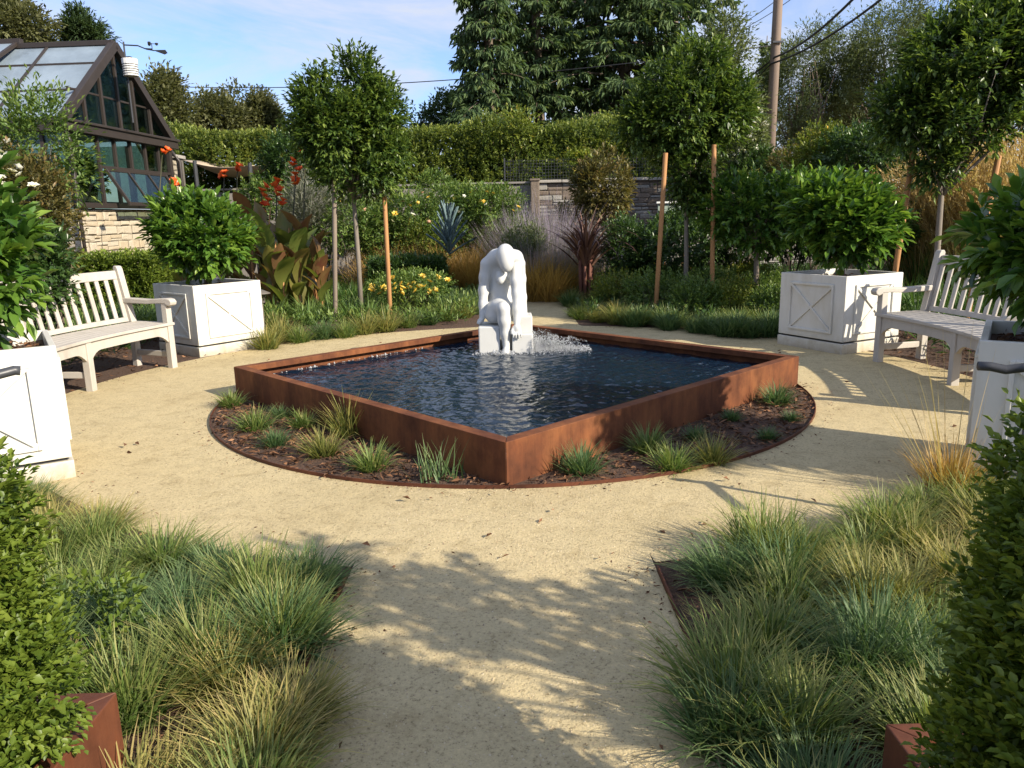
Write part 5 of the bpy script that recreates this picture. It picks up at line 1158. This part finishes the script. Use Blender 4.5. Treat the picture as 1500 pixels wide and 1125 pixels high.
# tall golden feather grass at the right edge
for i, (px, Y, sc) in enumerate(((1345, 12.2, .9), (1385, 12.0, 1.0), (1420, 11.6, 1.05), (1455, 11.4, 1.15), (1490, 11.2, 1.2), (1520, 11.6, 1.2), (1405, 12.6, 1.1), (1470, 12.2, 1.25), (1505, 12.6, 1.25), (1360, 12.9, 1.0), (1325, 12.9, .85), (1440, 12.8, 1.15))):
    p = at(px, 400, Y); gt = empty('feather_grass', (p.x, Y, 0), 'tall feather grass with golden plumes in the mass at the right edge', 'grass', 'feather grasses at the right edge')
    n = 230; a = rng.uniform(0, 6.28, n); q = rng.random(n); P = np.stack([.2 * q * np.cos(a), .2 * q * np.sin(a), 0 * a], 1)
    put('leaves', blades('leaves', P, a, .05 + .5 * q, rng.uniform(.4, 1.6, n), rng.uniform(.9, 1.5, n) * sc, .014 * np.ones(n), rng.normal(.3, .2, n), M['strap'], 5, .5), gt, kind='stuff')
    n = 200; a = rng.normal(3.0, 1.0, n); q = rng.random(n); P = np.stack([.2 * q * np.cos(a), .2 * q * np.sin(a), 0 * a], 1)
    LL = rng.uniform(1.5, 2.25, n) * sc; az, le, cu = a, .02 + .30 * q, rng.uniform(.15, .75, n)
    put('stalks', blades('stalks', P, az, le, cu, LL, .010 * np.ones(n), rng.normal(.5, .2, n), M['straw'], 5, .4), gt, kind='stuff')
    # feathery heads along the upper third of every stalk
    t0 = np.linspace(.62, 1, 9); H = np.stack([np.cos(az), np.sin(az), 0 * az], 1); pos = P.copy(); prev = 0; B = []; Dd = []
    steps = np.linspace(0, 1, 26)
    for k in range(25):
        angk = le + cu * ((steps[k] + .5 / 25) ** 1.4); dvec = H * np.sin(angk)[:, None] + np.array([0, 0, 1.]) * np.cos(angk)[:, None]
        pos = pos + dvec * (LL / 25)[:, None]
        if k > 15:
            for s_ in range(2): B.append(pos.copy()); Dd.append(dvec + rng.normal(0, .28, (n, 3)))
    B, Dd = np.concatenate(B), np.concatenate(Dd)
    put('plumes', leaves('plumes', B, Dd, rdir(len(B)), rng.uniform(.06, .13, len(B)), .010, rng.normal(.5, .2, len(B)), M['straw'], fold=.2), gt, kind='stuff')
# blue agave
p = at(658, 362, 14.6); ag = empty('agave', (p.x, 14.6, .05), 'blue grey agave rosette with stiff pointed leaves behind the golden grasses', 'plant')
zt = at(658, 322, 14.6).z; V = []
def agave_leaf(L_, w): 
    pr = [(0, .55, 0), (.25, .85, .02), (.55, 1., .03), (.85, .55, .01), (1., .04, 0)]; v = []; f = []
    for t, ww, d_ in pr: v += [(t * L_, -w * ww / 2, d_ * L_ + w * .16), (t * L_, 0, d_ * L_ - w * .10), (t * L_, w * ww / 2, d_ * L_ + w * .16), (t * L_, 0, d_ * L_ - w * .22)]
    for i in range(4):
        for k in range(4): f.append((i * 4 + k, i * 4 + (k + 1) % 4, i * 4 + 4 + (k + 1) % 4, i * 4 + 4 + k))
    return mesh_np('leaf', np.array(v), np.array(f), M['agave'], {'tint': np.full(len(v), .5)}, True)
al = agave_leaf(.58, .085)
for k in range(38):
    o = put('leaf', al, ag, (0, 0, .12 + .012 * k), 0, random.uniform(.85, 1.05)); o.rotation_euler = (0, -R_(30 + 52 * (k / 38) ** .8), k * 2.4)
ag.location.z = max(0, at(658, 366, 14.6).z - .2)
# red flax
p = at(858, 395, 13.4); fl = empty('flax_plant', (p.x, 13.4, 0), 'dark red brown flax with arching strap leaves beside the far path', 'plant')
n = 130; a = rng.uniform(0, 6.28, n); q = rng.random(n); P = np.stack([.16 * q * np.cos(a), .16 * q * np.sin(a), 0.62 + .25 * rng.random(n)], 1)
put('foliage', blades('foliage', P, a, .03 + .75 * q, rng.uniform(.6, 2.2, n), rng.uniform(.7, 1.15, n), .046 * np.ones(n), rng.normal(.45, .25, n), M['flax'], 7, .2), fl, kind='stuff')
mb = MB()
for k in range(7): a = k * .9; mb.tube([(.09 * math.cos(a), .09 * math.sin(a), 0), (.11 * math.cos(a), .11 * math.sin(a), .85)], [.035, .025], 6)
mb.build('stems', surf('red brown stems', [(.09, .03, .02), (.20, .08, .05)], 20, .8), fl, smooth=True)
# cannas
def canna_leaf(v):
    ts = np.linspace(0, 1, 7); V = []; F = []
    for t in ts:
        w = .30 * (math.sin(math.pi * min(1, t * .92 + .06)) ** .8) * .5; x = .62 * t; z = .10 * t - .32 * v * t ** 2.3; cz = w * .35
        V += [(x, -w, z + cz), (x, -w * .5, z + cz * .35), (x, 0, z), (x, w * .5, z + cz * .35), (x, w, z + cz)]
    for i in range(6):
        for k in range(4): F.append((i * 5 + k, i * 5 + k + 1, i * 5 + k + 6, i * 5 + k + 5))
    V = np.array(V); V[:, 2] += .012 * np.sin(V[:, 0] * 38) * (np.abs(V[:, 1]) / .15)
    return V, np.array(F)
CL = []
for k in range(6): v_, f_ = canna_leaf(random.uniform(.3, 1.3)); CL.append(mesh_np('leaf', v_, f_, M['canna'], {'tint': np.clip(np.full(len(v_), .08 + .17 * k) + rng.normal(0, .06, len(v_)), 0, 1)}, True))
canna_pts = [(372, 430, 12.6, 285, 0), (392, 432, 12.3, 300, 0), (408, 425, 12.9, 262, 1), (425, 430, 12.4, 330, 0), (432, 425, 13.2, 232, 1), (448, 430, 12.5, 330, 0), (462, 428, 12.8, 350, 0), (438, 436, 12.0, 365, 0), (400, 436, 12.0, 350, 0), (385, 425, 13.2, 270, 1), (350, 420, 13.0, 240, 2), (415, 436, 11.9, 380, 0), (470, 436, 12.1, 380, 0), (450, 424, 13.4, 214, 3), (330, 420, 13.2, 250, 2), (257, 410, 13.6, 262, 2), (236, 400, 14.4, 216, 2)]
cl_lab = {0: 'leafy bronze canna without flowers in the patch left of the laurel', 1: 'tall bronze canna with drooping red flowers in the canna patch'}
special = {13: 'tallest canna with a bright orange red bloom against the laurel crown', 10: 'slim canna with an orange bloom rising behind the far left lemon tree', 14: 'slim canna with a red bloom above the shade sail post', 15: 'bare canna stalk with orange flowers in front of the stone pillar', 16: 'tall bare canna stalk with one orange bloom against the greenhouse'}
for i, (px, py, Y, ptop, kind) in enumerate(canna_pts):
    b_ = at(px, py, Y); t = at(px + random.uniform(-4, 4), ptop, Y); H_ = t.z; root = empty('canna_plant', (b_.x, Y, 0), special.get(i, cl_lab[1] if kind == 1 else 'leafy bronze canna without flowers, ' + ('front' if Y < 12.35 else 'back') + (' left' if px < 405 else ' right' if px > 440 else ' middle') + ' of the patch beside the left laurel'), 'plant', 'canna lilies')
    MB().tube([(0, 0, 0), (.02, 0, H_ * .5), (t.x - b_.x, 0, H_ - .04)], [.022, .016, .008], 7).build('stalk', M['bronzeleaf'] if kind else M['stake'], root, smooth=True)
    top = H_ * .92 if kind == 0 else min(H_ * .62, 1.35) if i not in (15, 16) else .9
    for k in range(9 if kind < 2 else 6):
        z = .12 + top * (k + .5) / 9 * .86; o = put('leaf', CL[random.randrange(6)], root, (.01, 0, z), 0, random.uniform(.62, 1.0)); o.rotation_euler = (random.uniform(-.4, .4), -R_(random.uniform(50, 82)), random.uniform(0, 6.28))
    if kind:
        mk = 'petal_red' if kind == 1 else 'petal_orange'
        for k in range(6 if kind == 1 else 3): put('flower', FM[mk], root, (t.x - b_.x + random.uniform(-.07, .07), random.uniform(-.07, .05), H_ - .05 - (.075 if kind == 1 else .035) * k), random.uniform(0, 6), random.uniform(1.2, 1.6) if kind == 1 else random.uniform(.75, 1.0)).rotation_euler = (random.uniform(-.7, 1.2), random.uniform(-.6, .6), random.uniform(0, 6))
# path light
p = gnd(384, 470); p = at(384, 445, 9.9); pl = empty('path_light', (p.x, 9.9, 0), 'small bronze mushroom shaped path light beside the far left planter', 'lamp')
zt = at(384, 424, 9.9).z
MB().tube([(0, 0, 0), (0, 0, zt - .03)], .013, 8).build('stem', M['lamp_metal'], pl)
MB().lathe([(.012, .0), (.11, -.045), (.115, -.055), (.10, -.052), (.03, -.03)], 20, (0, 0, zt)).build('shade', M['lamp_metal'], pl, smooth=True)
mb = MB()
for k in range(3): a = k * 2.09; mb.tube([(.03 * math.cos(a), .03 * math.sin(a), zt - .15), (.03 * math.cos(a), .03 * math.sin(a), zt - .03)], .005, 5)
mb.lathe([(.035, -.17), (.04, -.15), (.03, -.145)], 12, (0, 0, zt)); mb.build('lantern', M['lamp_metal'], pl)
# small panelled stand by the stone wall
p = at(990, 310, 18.2); sg = empty('sign_stand', (p.x, 18.2, 0), 'small pale green and white panel on wooden legs before the stone wall', 'sign')
zc = at(985, 305, 18.2).z
MB().box((-.06, 0, zc), (.72, .06, .24)).build('panel', M['greenpanel'], sg, bevel=.008)
MB().box((-.06, -.04, zc + .135), (.80, .10, .04)).build('top_board', M['plastic_white'], sg)
for x in (-.36, .24): MB().bar((x, 0, zc - .13), (x + .18, .25, 0), .05, .05).build('leg', M['stake'], sg); MB().bar((x, 0, zc - .13), (x - .12, -.2, 0), .05, .05).build('leg', M['stake'], sg)
MB().bar((-.42, -.06, zc - .30), (.34, -.06, zc - .24), .05, .05).build('brace', M['stake'], sg)
# ------------------------------------------------------------------ grass tussocks
def tussock_mesh(name, n, r, ln, mat, K=4, wid=.0042, lean=(.05, .95), curve=(.25, 1.0), tip=.5, tmean=.38):
    a = rng.uniform(0, 6.28, n); q = rng.random(n) ** .6; rr = r * .42 * q
    P = np.stack([rr * np.cos(a), rr * np.sin(a), np.zeros(n)], 1)
    az = a + rng.normal(0, .95, n); le = lean[0] + (lean[1] - lean[0]) * q ** 1.1 * rng.uniform(.5, 1.15, n)
    L_ = ln * rng.uniform(.55, 1.15, n); cu = rng.uniform(*curve, n)
    t = rng.normal(tmean, .17, n) + (rng.random(n) < .08) * .4
    return blades(name, P, az, le, cu, L_, wid * rng.uniform(.6, 1.25, n), t, mat, K, tip)
TG = [tussock_mesh('tussock', 560, .30, 0.26, M['grass'], 4, .0078, (.05, 1.2)), tussock_mesh('tussock', 620, .31, 0.27, M['grassblue'], 4, .0075, (.05, 1.05), tip=.3),
      tussock_mesh('tussock', 560, .30, 0.27, M['grassyel'], 4, .0078, (.05, 1.1), tip=.7), tussock_mesh('tussock', 540, .28, 0.24, M['grassblue'], 4, .0078, (.05, 1.15), tip=.5),
      tussock_mesh('tussock', 580, .31, 0.27, M['grass'], 4, .0075, (.02, 1.0), tip=.7), tussock_mesh('tussock', 540, .30, 0.26, M['grassyel'], 4, .0078, (.05, 1.1), tip=.4, tmean=.3)]
TS = [tussock_mesh('tussock', 250, .2, .22, M['grass'], 3, .0085, (.05, 1.15), tip=.4), tussock_mesh('tussock', 270, .2, .22, M['grassblue'], 3, .0085, (.05, 1.15), tip=.3, tmean=.30),
      tussock_mesh('tussock', 240, .2, .25, M['grassyel'], 3, .0085, (.05, 1.05), tip=.45, tmean=.3)]
GL_ = dict(l='tuft in the dense mass of striped grass in the left foreground', r='tuft in the dense mass of striped grass in the right foreground',
           bl='low grass tuft in the row edging the court at the back left', br='low grass tuft in the mass edging the court at the back right')
GG = dict(l='grass tufts left foreground', r='grass tufts right foreground', bl='grass tufts back left edge', br='grass tufts back right edge', p='grass tufts round the basin')
def tuft(me, p, sc, label, group, zs=1.0):
    o = put('grass_tuft', me, None, (p[0], p[1], .004), random.uniform(0, 6.28), (sc, sc, sc * zs))
    return tag(o, label, 'grass', group)
def bed_tufts(side, xlim, spacing):
    out = []; y = 1.0; row = 0
    while y < 5.4:
        x = xlim[0] + (row % 2) * spacing / 2
        while x < xlim[1]:
            p = (x + random.uniform(-.09, .09), y + random.uniform(-.09, .09)); r = math.hypot(p[0] - RC.x, p[1] - RC.y)
            a = math.atan2(p[1] - RC.y, p[0] - RC.x); ok = r > ring_r(a) + .10
            ok &= not (p[1] < 3.6 and P_IN[0] + (.07 if p[1] < 2.3 else -.05) < p[0] < P_IN[1] + (.10 if p[1] > 2.35 else -.02))
            for c in (pl_LF, pl_RF): ok &= math.hypot(p[0] - c[0], p[1] - c[1]) > .62
            ok &= not (p[1] < 1.98 and p[0] < -1.0) and not (p[1] < 1.78 and p[0] > .83)
            if ok: out.append(p)
            x += spacing
        y += spacing * .86; row += 1
    return out
for side, xl in (('l', (-4.4, -.62)), ('r', (.59, 4.0))):
    for (x, y) in bed_tufts(side, xl, .275):
        f = fnoise(np.array([[x, y, 0.]]), 2.2, 5 if side == 'l' else 9)[0]
        edge = (x > -1.25 and y > 2.3) if side == 'l' else (x < 1.25)
        k = (1 if random.random() < .4 else 4) if edge else (2 if f > .35 else 5 if f > .0 else 0 if f > -.45 else 3)
        if side == 'l' and y < 2.2: k = random.choice([2, 4, 5, 0, 2])
        look = ('striped green', 'blue green', 'straw tipped yellow', 'low spreading blue green', 'upright striped green', 'yellowish green')[k]
        near_path = abs(x - (P_IN[0] if side == 'l' else P_IN[1])) < .3 and y < 3.3; rr_ = math.hypot(x - RC.x, y - RC.y) - ring_r(math.atan2(y - RC.y, x - RC.x))
        pc = pl_LF if side == 'l' else pl_RF; sdn = 'left' if side == 'l' else 'right'
        zone = ('overhanging the near gravel path' if near_path and y > 1.9 else 'lowest in the picture by the path' if near_path else 'along the round court edge' if rr_ < .35 else
                'beside the near white planter' if math.hypot(x - pc[0], y - pc[1]) < 1.1 else 'next to the steel planter' if y < 2.5 else 'in the middle of the mass' if y < 3.6 else 'in the far part of the mass')
        tuft(TG[k], (x, y), random.uniform(.76, 1.06), look + ' grass tuft ' + zone + ', ' + sdn, GG[side], random.uniform(.75, 1.05))
# the separate tufts in the round mulch bed, each different
bedt = [(340, 597, .95, 0, 'small pale grass tuft at the far left tip of the round mulch bed'),
        (374, 632, 1.15, 0, 'wide pale grass tuft near the left tip of the mulch bed, second from the corner'),
        (413, 614, .7, 1, 'small dark grass tuft against the left basin wall, behind the pale ones'),
        (404, 655, .85, 1, 'low green grass tuft at the left curve of the mulch bed edge'),
        (444, 628, .95, 0, 'loose pale grass tuft close to the left basin wall, beside the tall bright one'),
        (510, 640, 1.28, 2, 'tall bright yellow green grass tuft against the left basin wall'),
        (474, 670, 1.05, 2, 'yellowish grass tuft on the bed edge in front of the tall bright one'),
        (546, 690, 1.1, 0, 'round pale grass tuft on the left front edge of the mulch bed'),
        (852, 695, 1.12, 1, 'dense dark green grass tuft nearest the front corner on the right of the basin'),
        (950, 664, 1.1, 0, 'large pale grass tuft in front of the sunny basin wall, middle of three'),
        (985, 690, 1.15, 0, 'sprawling grass tuft on the right front edge of the mulch bed'),
        (1044, 680, 1.0, 2, 'bright grass tuft on the bed edge, right of the sprawling one'),
        (1018, 646, .7, 1, 'small dark grass tuft in the shaded stripe by the right basin wall'),
        (1072, 618, .62, 1, 'tiny dark grass tuft between the shaded and sunny parts of the right basin wall'),
        (1137, 594, 1.12, 1, 'full grass tuft close to the far right corner of the basin'),
        (1160, 619, .55, 1, 'very small grass tuft near the right tip of the mulch bed, upper one'),
        (1124, 646, .62, 1, 'very small grass tuft on bare mulch at the right of the bed, lower one')]
for px, py, sc, k, lab in bedt:
    p = gnd(px, py); tuft(TS[k], p, sc * .84, lab, GG['p'], 1.25 if sc > 1.2 else 1.0)
# wispy seedling grass
p = gnd(643, 703); P = np.column_stack([rng.normal(0, .07, (70, 2)), np.zeros(70)])
o = put('grass_tuft', blades('seedling', P, rng.uniform(0, 6.28, 70), rng.uniform(.1, .6, 70), rng.uniform(.1, .5, 70), rng.uniform(.10, .30, 70), .007 * np.ones(70), rng.normal(.5, .2, 70), M['grassblue'], 3), None, p)
tag(o, 'thin wispy grass seedling in the mulch left of the basin front corner', 'grass', GG['p'])
# rows along the back edge
for px, py in ((392, 512), (412, 500), (440, 502), (474, 497), (505, 495), (535, 490), (566, 486), (598, 480), (628, 476), (655, 470), (682, 466), (400, 488), (660, 452), (640, 446), (686, 448), (612, 458), (690, 436)):
    k = random.randrange(3); tuft(TS[k], gnd(px, py), random.uniform(1.15, 1.5), ('striped', 'dark green', 'pale yellowish')[k] + ' grass tuft ' + ('in the front row at the back left court edge' if py > 465 else 'by the far path left of the statue'), GG['bl'])
for i in range(78):
    px, py = random.uniform(826, 1140), 0; t = (px - 826) / 314; py = 468 + 34 * t - random.random() ** 1.5 * (42 - 10 * t)
    k = random.choice([0, 1, 1, 2] if px < 960 else [1, 1, 0]); d_ = py - (468 + 34 * t)
    tuft(TS[k], gnd(px, py), random.uniform(1.05, 1.5), ('striped', 'dark green', 'pale yellowish')[k] + ' grass tuft ' + ('on' if d_ > -12 else 'behind') + ' the back right court edge, ' + ('near the far path' if t < .33 else 'under the right laurel' if t < .7 else 'near the far right planter'), GG['br'])
# straw grass with tall seed stalks at the right foreground
c = gnd(1392, 728); root = empty('straw_grass_clump', c, 'dry tan grass clump with long thin seed stalks, standing before the right white planter', 'grass')
n = 520; a = rng.uniform(0, 6.28, n); q = rng.random(n); P = np.stack([.10 * q * np.cos(a), .10 * q * np.sin(a), 0 * a], 1)
put('blades', blades('blades', P, a + rng.normal(0, .6, n), .05 + .6 * q, rng.uniform(.1, .7, n), rng.uniform(.18, .36, n), .004 * np.ones(n), rng.normal(.4, .2, n), M['gold'], 4), root, kind='stuff')
n = 34; a = rng.uniform(0, 6.28, n); a[:20] = rng.normal(2.9, .6, 20); P = np.stack([.06 * np.cos(a), .06 * np.sin(a), 0 * a], 1)
put('seed_stalks', blades('seed_stalks', P, a, rng.uniform(.05, .62, n), rng.uniform(.0, .35, n), rng.uniform(.55, .95, n), .0042 * np.ones(n), rng.normal(.6, .2, n), M['straw'], 6), root, kind='stuff')
# low leafy sprig in the left grass
c = gnd(140, 975); root = empty('leafy_seedling', c, 'small broad leaved seedling among the grass beside the left boxwood', 'plant')
foliage('foliage', [(0, 0, .16, .13, .16, .15)], 70, 6, .07, .035, .022, M['box'], root, full=True)

# ------------------------------------------------------------------ clipped boxwoods in steel planters, at the near corners
def steel_box(x0, x1, y0, y1, h, label, fl=.05):
    root = empty('steel_planter', ((x0 + x1) / 2, (y0 + y1) / 2, 0), label, 'planter', 'steel planters at the near corners'); hx, hy = (x1 - x0) / 2, (y1 - y0) / 2
    for (a, b_) in (((-hx, -hy), (hx, -hy)), ((hx, -hy), (hx, hy)), ((hx, hy), (-hx, hy)), ((-hx, hy), (-hx, -hy))):
        a, b_ = Vector((*a, 0)), Vector((*b_, 0)); d = (b_ - a).normalized(); nrm = Vector((d.y, -d.x, 0))
        prof = [(0, 0), (0, h), (-fl, h), (-fl, h - .02), (-.006, h - .02), (-.006, 0)]
        V0 = [a + nrm * o + d * (-o) + Vector((0, 0, z)) for o, z in prof]; V1 = [b_ + nrm * o - d * (-o) + Vector((0, 0, z)) for o, z in prof]
        V0 = [v + d * .0012 for v in V0]; V1 = [v - d * .0012 for v in V1]; m_ = len(prof)
        mb = MB().add(V0 + V1, [(i, (i + 1) % m_, m_ + (i + 1) % m_, m_ + i) for i in range(m_)] + [tuple(range(m_)), tuple(range(2 * m_ - 1, m_ - 1, -1))])
        mb.build('side_panel', M['corten2'], root, bevel=.003)
    MB().box((0, 0, h - .06), (2 * hx - .02, 2 * hy - .02, .02)).build('soil', M['soil'], root)
    return root
steel_box(-2.5, -1.06, -.2, 1.82, .30, 'rusty brown steel planter in the bottom left corner holding a sunlit boxwood')
steel_box(.87, 2.4, -.2, 1.62, .30, 'dark rusty steel planter in the bottom right corner holding a shaded boxwood')
def boxwood(lobes, base, label, n, group='clipped boxwoods at the near corners'):
    root = empty('boxwood_shrub', base, label, 'shrub', group)
    lb = [(x - base[0], y - base[1], z - base[2], a, b_, c_) for x, y, z, a, b_, c_ in lobes]
    tips = [(Vector(p) * .95, .006) for p in crown_pts(lb, 60, .5, 0)[0]]
    branchwork('stems', (0, 0, 0), tips, .01, M['bark'], root)
    foliage('foliage', lb, n, 8, .060, .0205, .0135, M['box'], root, shell=.26, gap=.12, freq=11, full=True, fold=.2, upw=.45, grow=.20, rnd=.5)
    foliage('inner_foliage', [(x, y, z, a * .8, b_ * .8, c_ * .8) for x, y, z, a, b_, c_ in lb], n // 6, 6, .06, .034, .026, M['box'], root, shell=.4, gap=0)
boxwood([(-1.30, 1.44, .64, .26, .26, .44), (-1.55, 1.0, .62, .45, .5, .52), (-1.20, 1.54, .48, .16, .16, .26), (-1.22, 1.3, .42, .18, .30, .20), (-1.22, 1.52, .84, .16, .16, .26), (-1.30, .95, .45, .25, .40, .26), (-1.36, 1.40, .92, .24, .24, .24)], (-1.3, 1.2, .24), 'sunlit bright green boxwood at the left picture edge, growing in the steel planter', 7800)
boxwood([(1.00, 1.02, .62, .24, .26, .44), (.90, 1.13, .52, .16, .16, .28), (.98, 1.12, .84, .17, .17, .26), (1.06, 1.0, .98, .20, .20, .22), (1.02, 1.26, .98, .15, .15, .20), (.98, 1.24, .74, .15, .15, .24), (.96, .8, .45, .2, .3, .24), (1.08, .9, .7, .2, .26, .44)], (1.02, .95, .24), 'large dark shaded boxwood at the right picture edge, growing in the steel planter', 6800)
# ------------------------------------------------------------------ stair handrails at both picture edges
def rail(pts, posts, label):
    root = empty('handrail', (pts[0][0], pts[0][1], 0), label, 'handrail', 'metal handrails'); o = Vector((pts[0][0], pts[0][1], 0))
    mb = MB(); mb.tube([Vector(p) - o for p in pts], .021, 12); mb.build('rail', M['metal_dark'], root, smooth=True)
    for p, z in posts: MB().tube([Vector((p[0], p[1], 0)) - o, Vector((p[0], p[1], z)) - o], .017, 10).build('post', M['metal_dark'], root, smooth=True)
e0 = at(30, 543, 3.3)
rail([(e0.x, e0.y, e0.z), (e0.x - .02, e0.y - .012, e0.z + .004), (e0.x - .10, e0.y - .10, e0.z - .012), (e0.x - .16, e0.y - .3, e0.z), (e0.x - .22, e0.y - .9, e0.z + .10)], [((e0.x - .145, e0.y - .25), e0.z)], 'dark grey metal handrail end at the left picture edge before the white planter')
e1 = at(1433, 536, 3.4)
rail([(e1.x, e1.y, e1.z), (e1.x + .05, e1.y - .01, e1.z - .002), (e1.x + .10, e1.y - .04, e1.z - .012), (e1.x + .17, e1.y - .06, e1.z + .0), (e1.x + .30, e1.y - .5, e1.z + .04)], [((e1.x + .185, e1.y - .10), e1.z)], 'dark grey metal handrail end at the right picture edge before the white planter')

# ------------------------------------------------------------------ standard laurel trees with stakes
def standard_tree(p, zc, lobes, trunk_top, label, n, name='laurel_tree', mat='laurel', bark='palebark', Ln=.090, Wd=.037, r0=.035, per=9, gap=.2, freq=6.5, group='standard laurel trees'):
    root = empty(name, (p[0], p[1], 0), label, 'tree', group)
    MB().tube([(0, 0, 0), (.01, 0, trunk_top * .5), (-.005, .01, trunk_top), (0, 0, zc)], [r0 * 1.15, r0, r0 * .9, r0 * .45], 10).build('trunk', M[bark], root, smooth=True)
    P, O = crown_pts(lobes, 30, .6, 0); branchwork('branches', (0, 0, trunk_top), [(q * .97, random.uniform(.008, .018)) for q in P], .02, M[bark], root)
    foliage('foliage', lobes, n, per, .22, Ln, Wd, M[mat], root, shell=.62, gap=gap, freq=freq, upw=.28, grow=.40, rnd=.75, full=False, fold=.18)
    return root
def stake(px, yb, yt, Y, label, lean=0., mat='stake', r=.034, xt=None):
    b_ = at(px, yb, Y); t = at(px if xt is None else xt, yt, Y); root_p = Vector((b_.x + (b_.x - t.x) / (t.z - b_.z) * b_.z, Y, 0))
    mb = MB().tube([(0, 0, 0), Vector((t.x, Y, t.z)) - root_p], r, 10)
    return tag(mb.build('tree_stake', M[mat], loc=root_p, smooth=True, bevel=.004), label, 'stake', 'wooden tree stakes')
TY = 11.8
tl = at(527, 425, TY); c = at(513, 195, TY)
standard_tree((tl.x, TY), c.z + .4, [(c.x - tl.x + .02, 0, c.z - .12, .60, .56, .66), (c.x - tl.x + .10, .0, c.z + .58, .34, .36, .46), (c.x - tl.x - .40, -.1, c.z + .42, .26, .28, .36), (c.x - tl.x + .40, .05, c.z + .22, .32, .36, .42), (c.x - tl.x - .74, 0, c.z + .18, .08, .08, .30), (c.x - tl.x + .12, -.1, c.z - .60, .56, .5, .24), (c.x - tl.x - .2, -.25, c.z + .05, .45, .3, .5), (c.x - tl.x + .48, -.1, c.z - .35, .28, .3, .3)], 1.8,
              'full round headed laurel tree with bright new growth, left of the statue between wooden stakes', 3500, gap=.26, freq=5)
stake(491, 430, 190, TY - .25, 'brown wooden stake on the left of the left laurel tree', mat='oldwood', xt=489)
stake(570, 425, 268, TY - .1, 'straight orange tan stake on the right of the left laurel tree', xt=562)
tr = at(1003, 440, TY); c = at(1010, 165, TY)
standard_tree((tr.x, TY), c.z + .4, [(c.x - tr.x, 0, c.z - .05, .62, .56, .60), (c.x - tr.x + .12, 0, c.z + .52, .34, .36, .40), (c.x - tr.x - .62, .1, c.z - .12, .32, .36, .32), (c.x - tr.x + .55, 0, c.z + .05, .30, .34, .40), (c.x - tr.x + .0, 0, c.z - .75, .36, .38, .42), (c.x - tr.x + .1, 0, c.z - 1.15, .2, .22, .24), (c.x - tr.x - .3, 0, c.z + .35, .3, .3, .35)], 1.55,
              'dark round headed laurel tree right of the statue between two tan stakes', 3500, gap=.24, freq=5)
stake(963, 415, 224, TY - .55, 'leaning tan stake on the left of the dark laurel tree', xt=975)
stake(1043, 420, 212, TY - .5, 'upright tan stake on the right of the dark laurel tree', xt=1046)
NY = 9.3
tn = at(1372, 372, NY); c = at(1445, 105, NY)
standard_tree((tn.x, NY), c.z + .3, [(c.x - tn.x, 0, c.z + .05, .78, .65, .56), (c.x - tn.x - .72, .1, c.z - .42, .42, .42, .34), (c.x - tn.x + .45, .1, c.z + .52, .6, .5, .42), (c.x - tn.x - .30, -.1, c.z - .55, .50, .46, .30), (c.x - tn.x - .52, 0, c.z - .95, .24, .26, .22), (c.x - tn.x + .7, 0, c.z - .05, .6, .5, .5), (c.x - tn.x - .45, 0, c.z + .15, .42, .4, .40)], 1.62,
              'large dark laurel tree at the right picture edge behind the right bench', 4400, gap=.2, freq=4.5)
stake(1312, 395, 200, NY + .3, 'brown stake under the large dark laurel tree, behind the right bench', xt=1341)
stake(1440, 345, 228, NY - .1, 'tan stake near the right picture edge, in front of the golden grasses', xt=1463)
# unseen trees right of the camera, placed and shaped to shade path and court
spots = ((.277, 2.0, .15), (.20, 2.08, .10), (.63, 1.60, .11), (.52, 1.68, .12), (.70, 1.52, .08), (.40, 1.74, .08), (.03, 1.84, .10), (-.06, 1.88, .08), (.12, 1.78, .11), (.22, 1.66, .08), (.31, 1.53, .13), (.42, 1.47, .10), (-.385, 2.06, .10), (-.44, 1.88, .09), (-.54, 1.94, .07), (-.36, 1.82, .06), (-.66, 2.06, .11), (-.74, 1.96, .10), (-.143, 1.64, .07), (-.05, 1.60, .06), (.068, 2.34, .13), (.16, 2.42, .12), (-.10, 2.16, .08), (-.85, 1.9, .1))
lbs = [(.56 * u_, .83 * u_, z_, r_, r_, r_ * .55) for u_, z_, r_ in spots]  # leaf clumps set where they drop dappled shade on the near path
q = standard_tree((2.70, .68), 2.0, [(0, 0, 2.2, .10, .10, .10)], 1.25, 'low open crowned laurel tree beside the near path, out of view to the right', 20, gap=.0)
foliage('foliage', lbs, 300, 8, .10, .085, .034, M['laurel'], q, shell=1., gap=0, upw=.2, grow=.36)
branchwork('branches', (0, 0, 1.25), [(l_[:3], .009) for l_ in lbs], .02, M['palebark'], q)
standard_tree((5.0, 2.55), 2.8, [(0, 0, 2.75, .62, .55, .55), (-.2, .2, 2.4, .45, .4, .4)], 1.6, 'round headed laurel tree beyond the near right planter, out of view', 1300, gap=.15)
# small lemon standard behind the right planter
ly = 11.4; p = at(1107, 410, ly); c = at(1128, 312, ly)
standard_tree((p.x, ly), c.z, [(0, 0, c.z - .05, .62, .5, .46), (.5, 0, c.z + .02, .5, .5, .44), (-.35, 0, c.z + .1, .42, .4, .36)], .95, 'low dark citrus tree on a short bare trunk, left of the far right white planter', 900, name='citrus_tree', mat='citrus', bark='oldwood', Ln=.10, Wd=.048, r0=.04, group=None)
# normals of the carved figure face outward
bm = bmesh.new(); bm.from_mesh(fig.data); bmesh.ops.recalc_face_normals(bm, faces=bm.faces); bm.to_mesh(fig.data); bm.free()
for p in fig.data.polygons: p.use_smooth = True
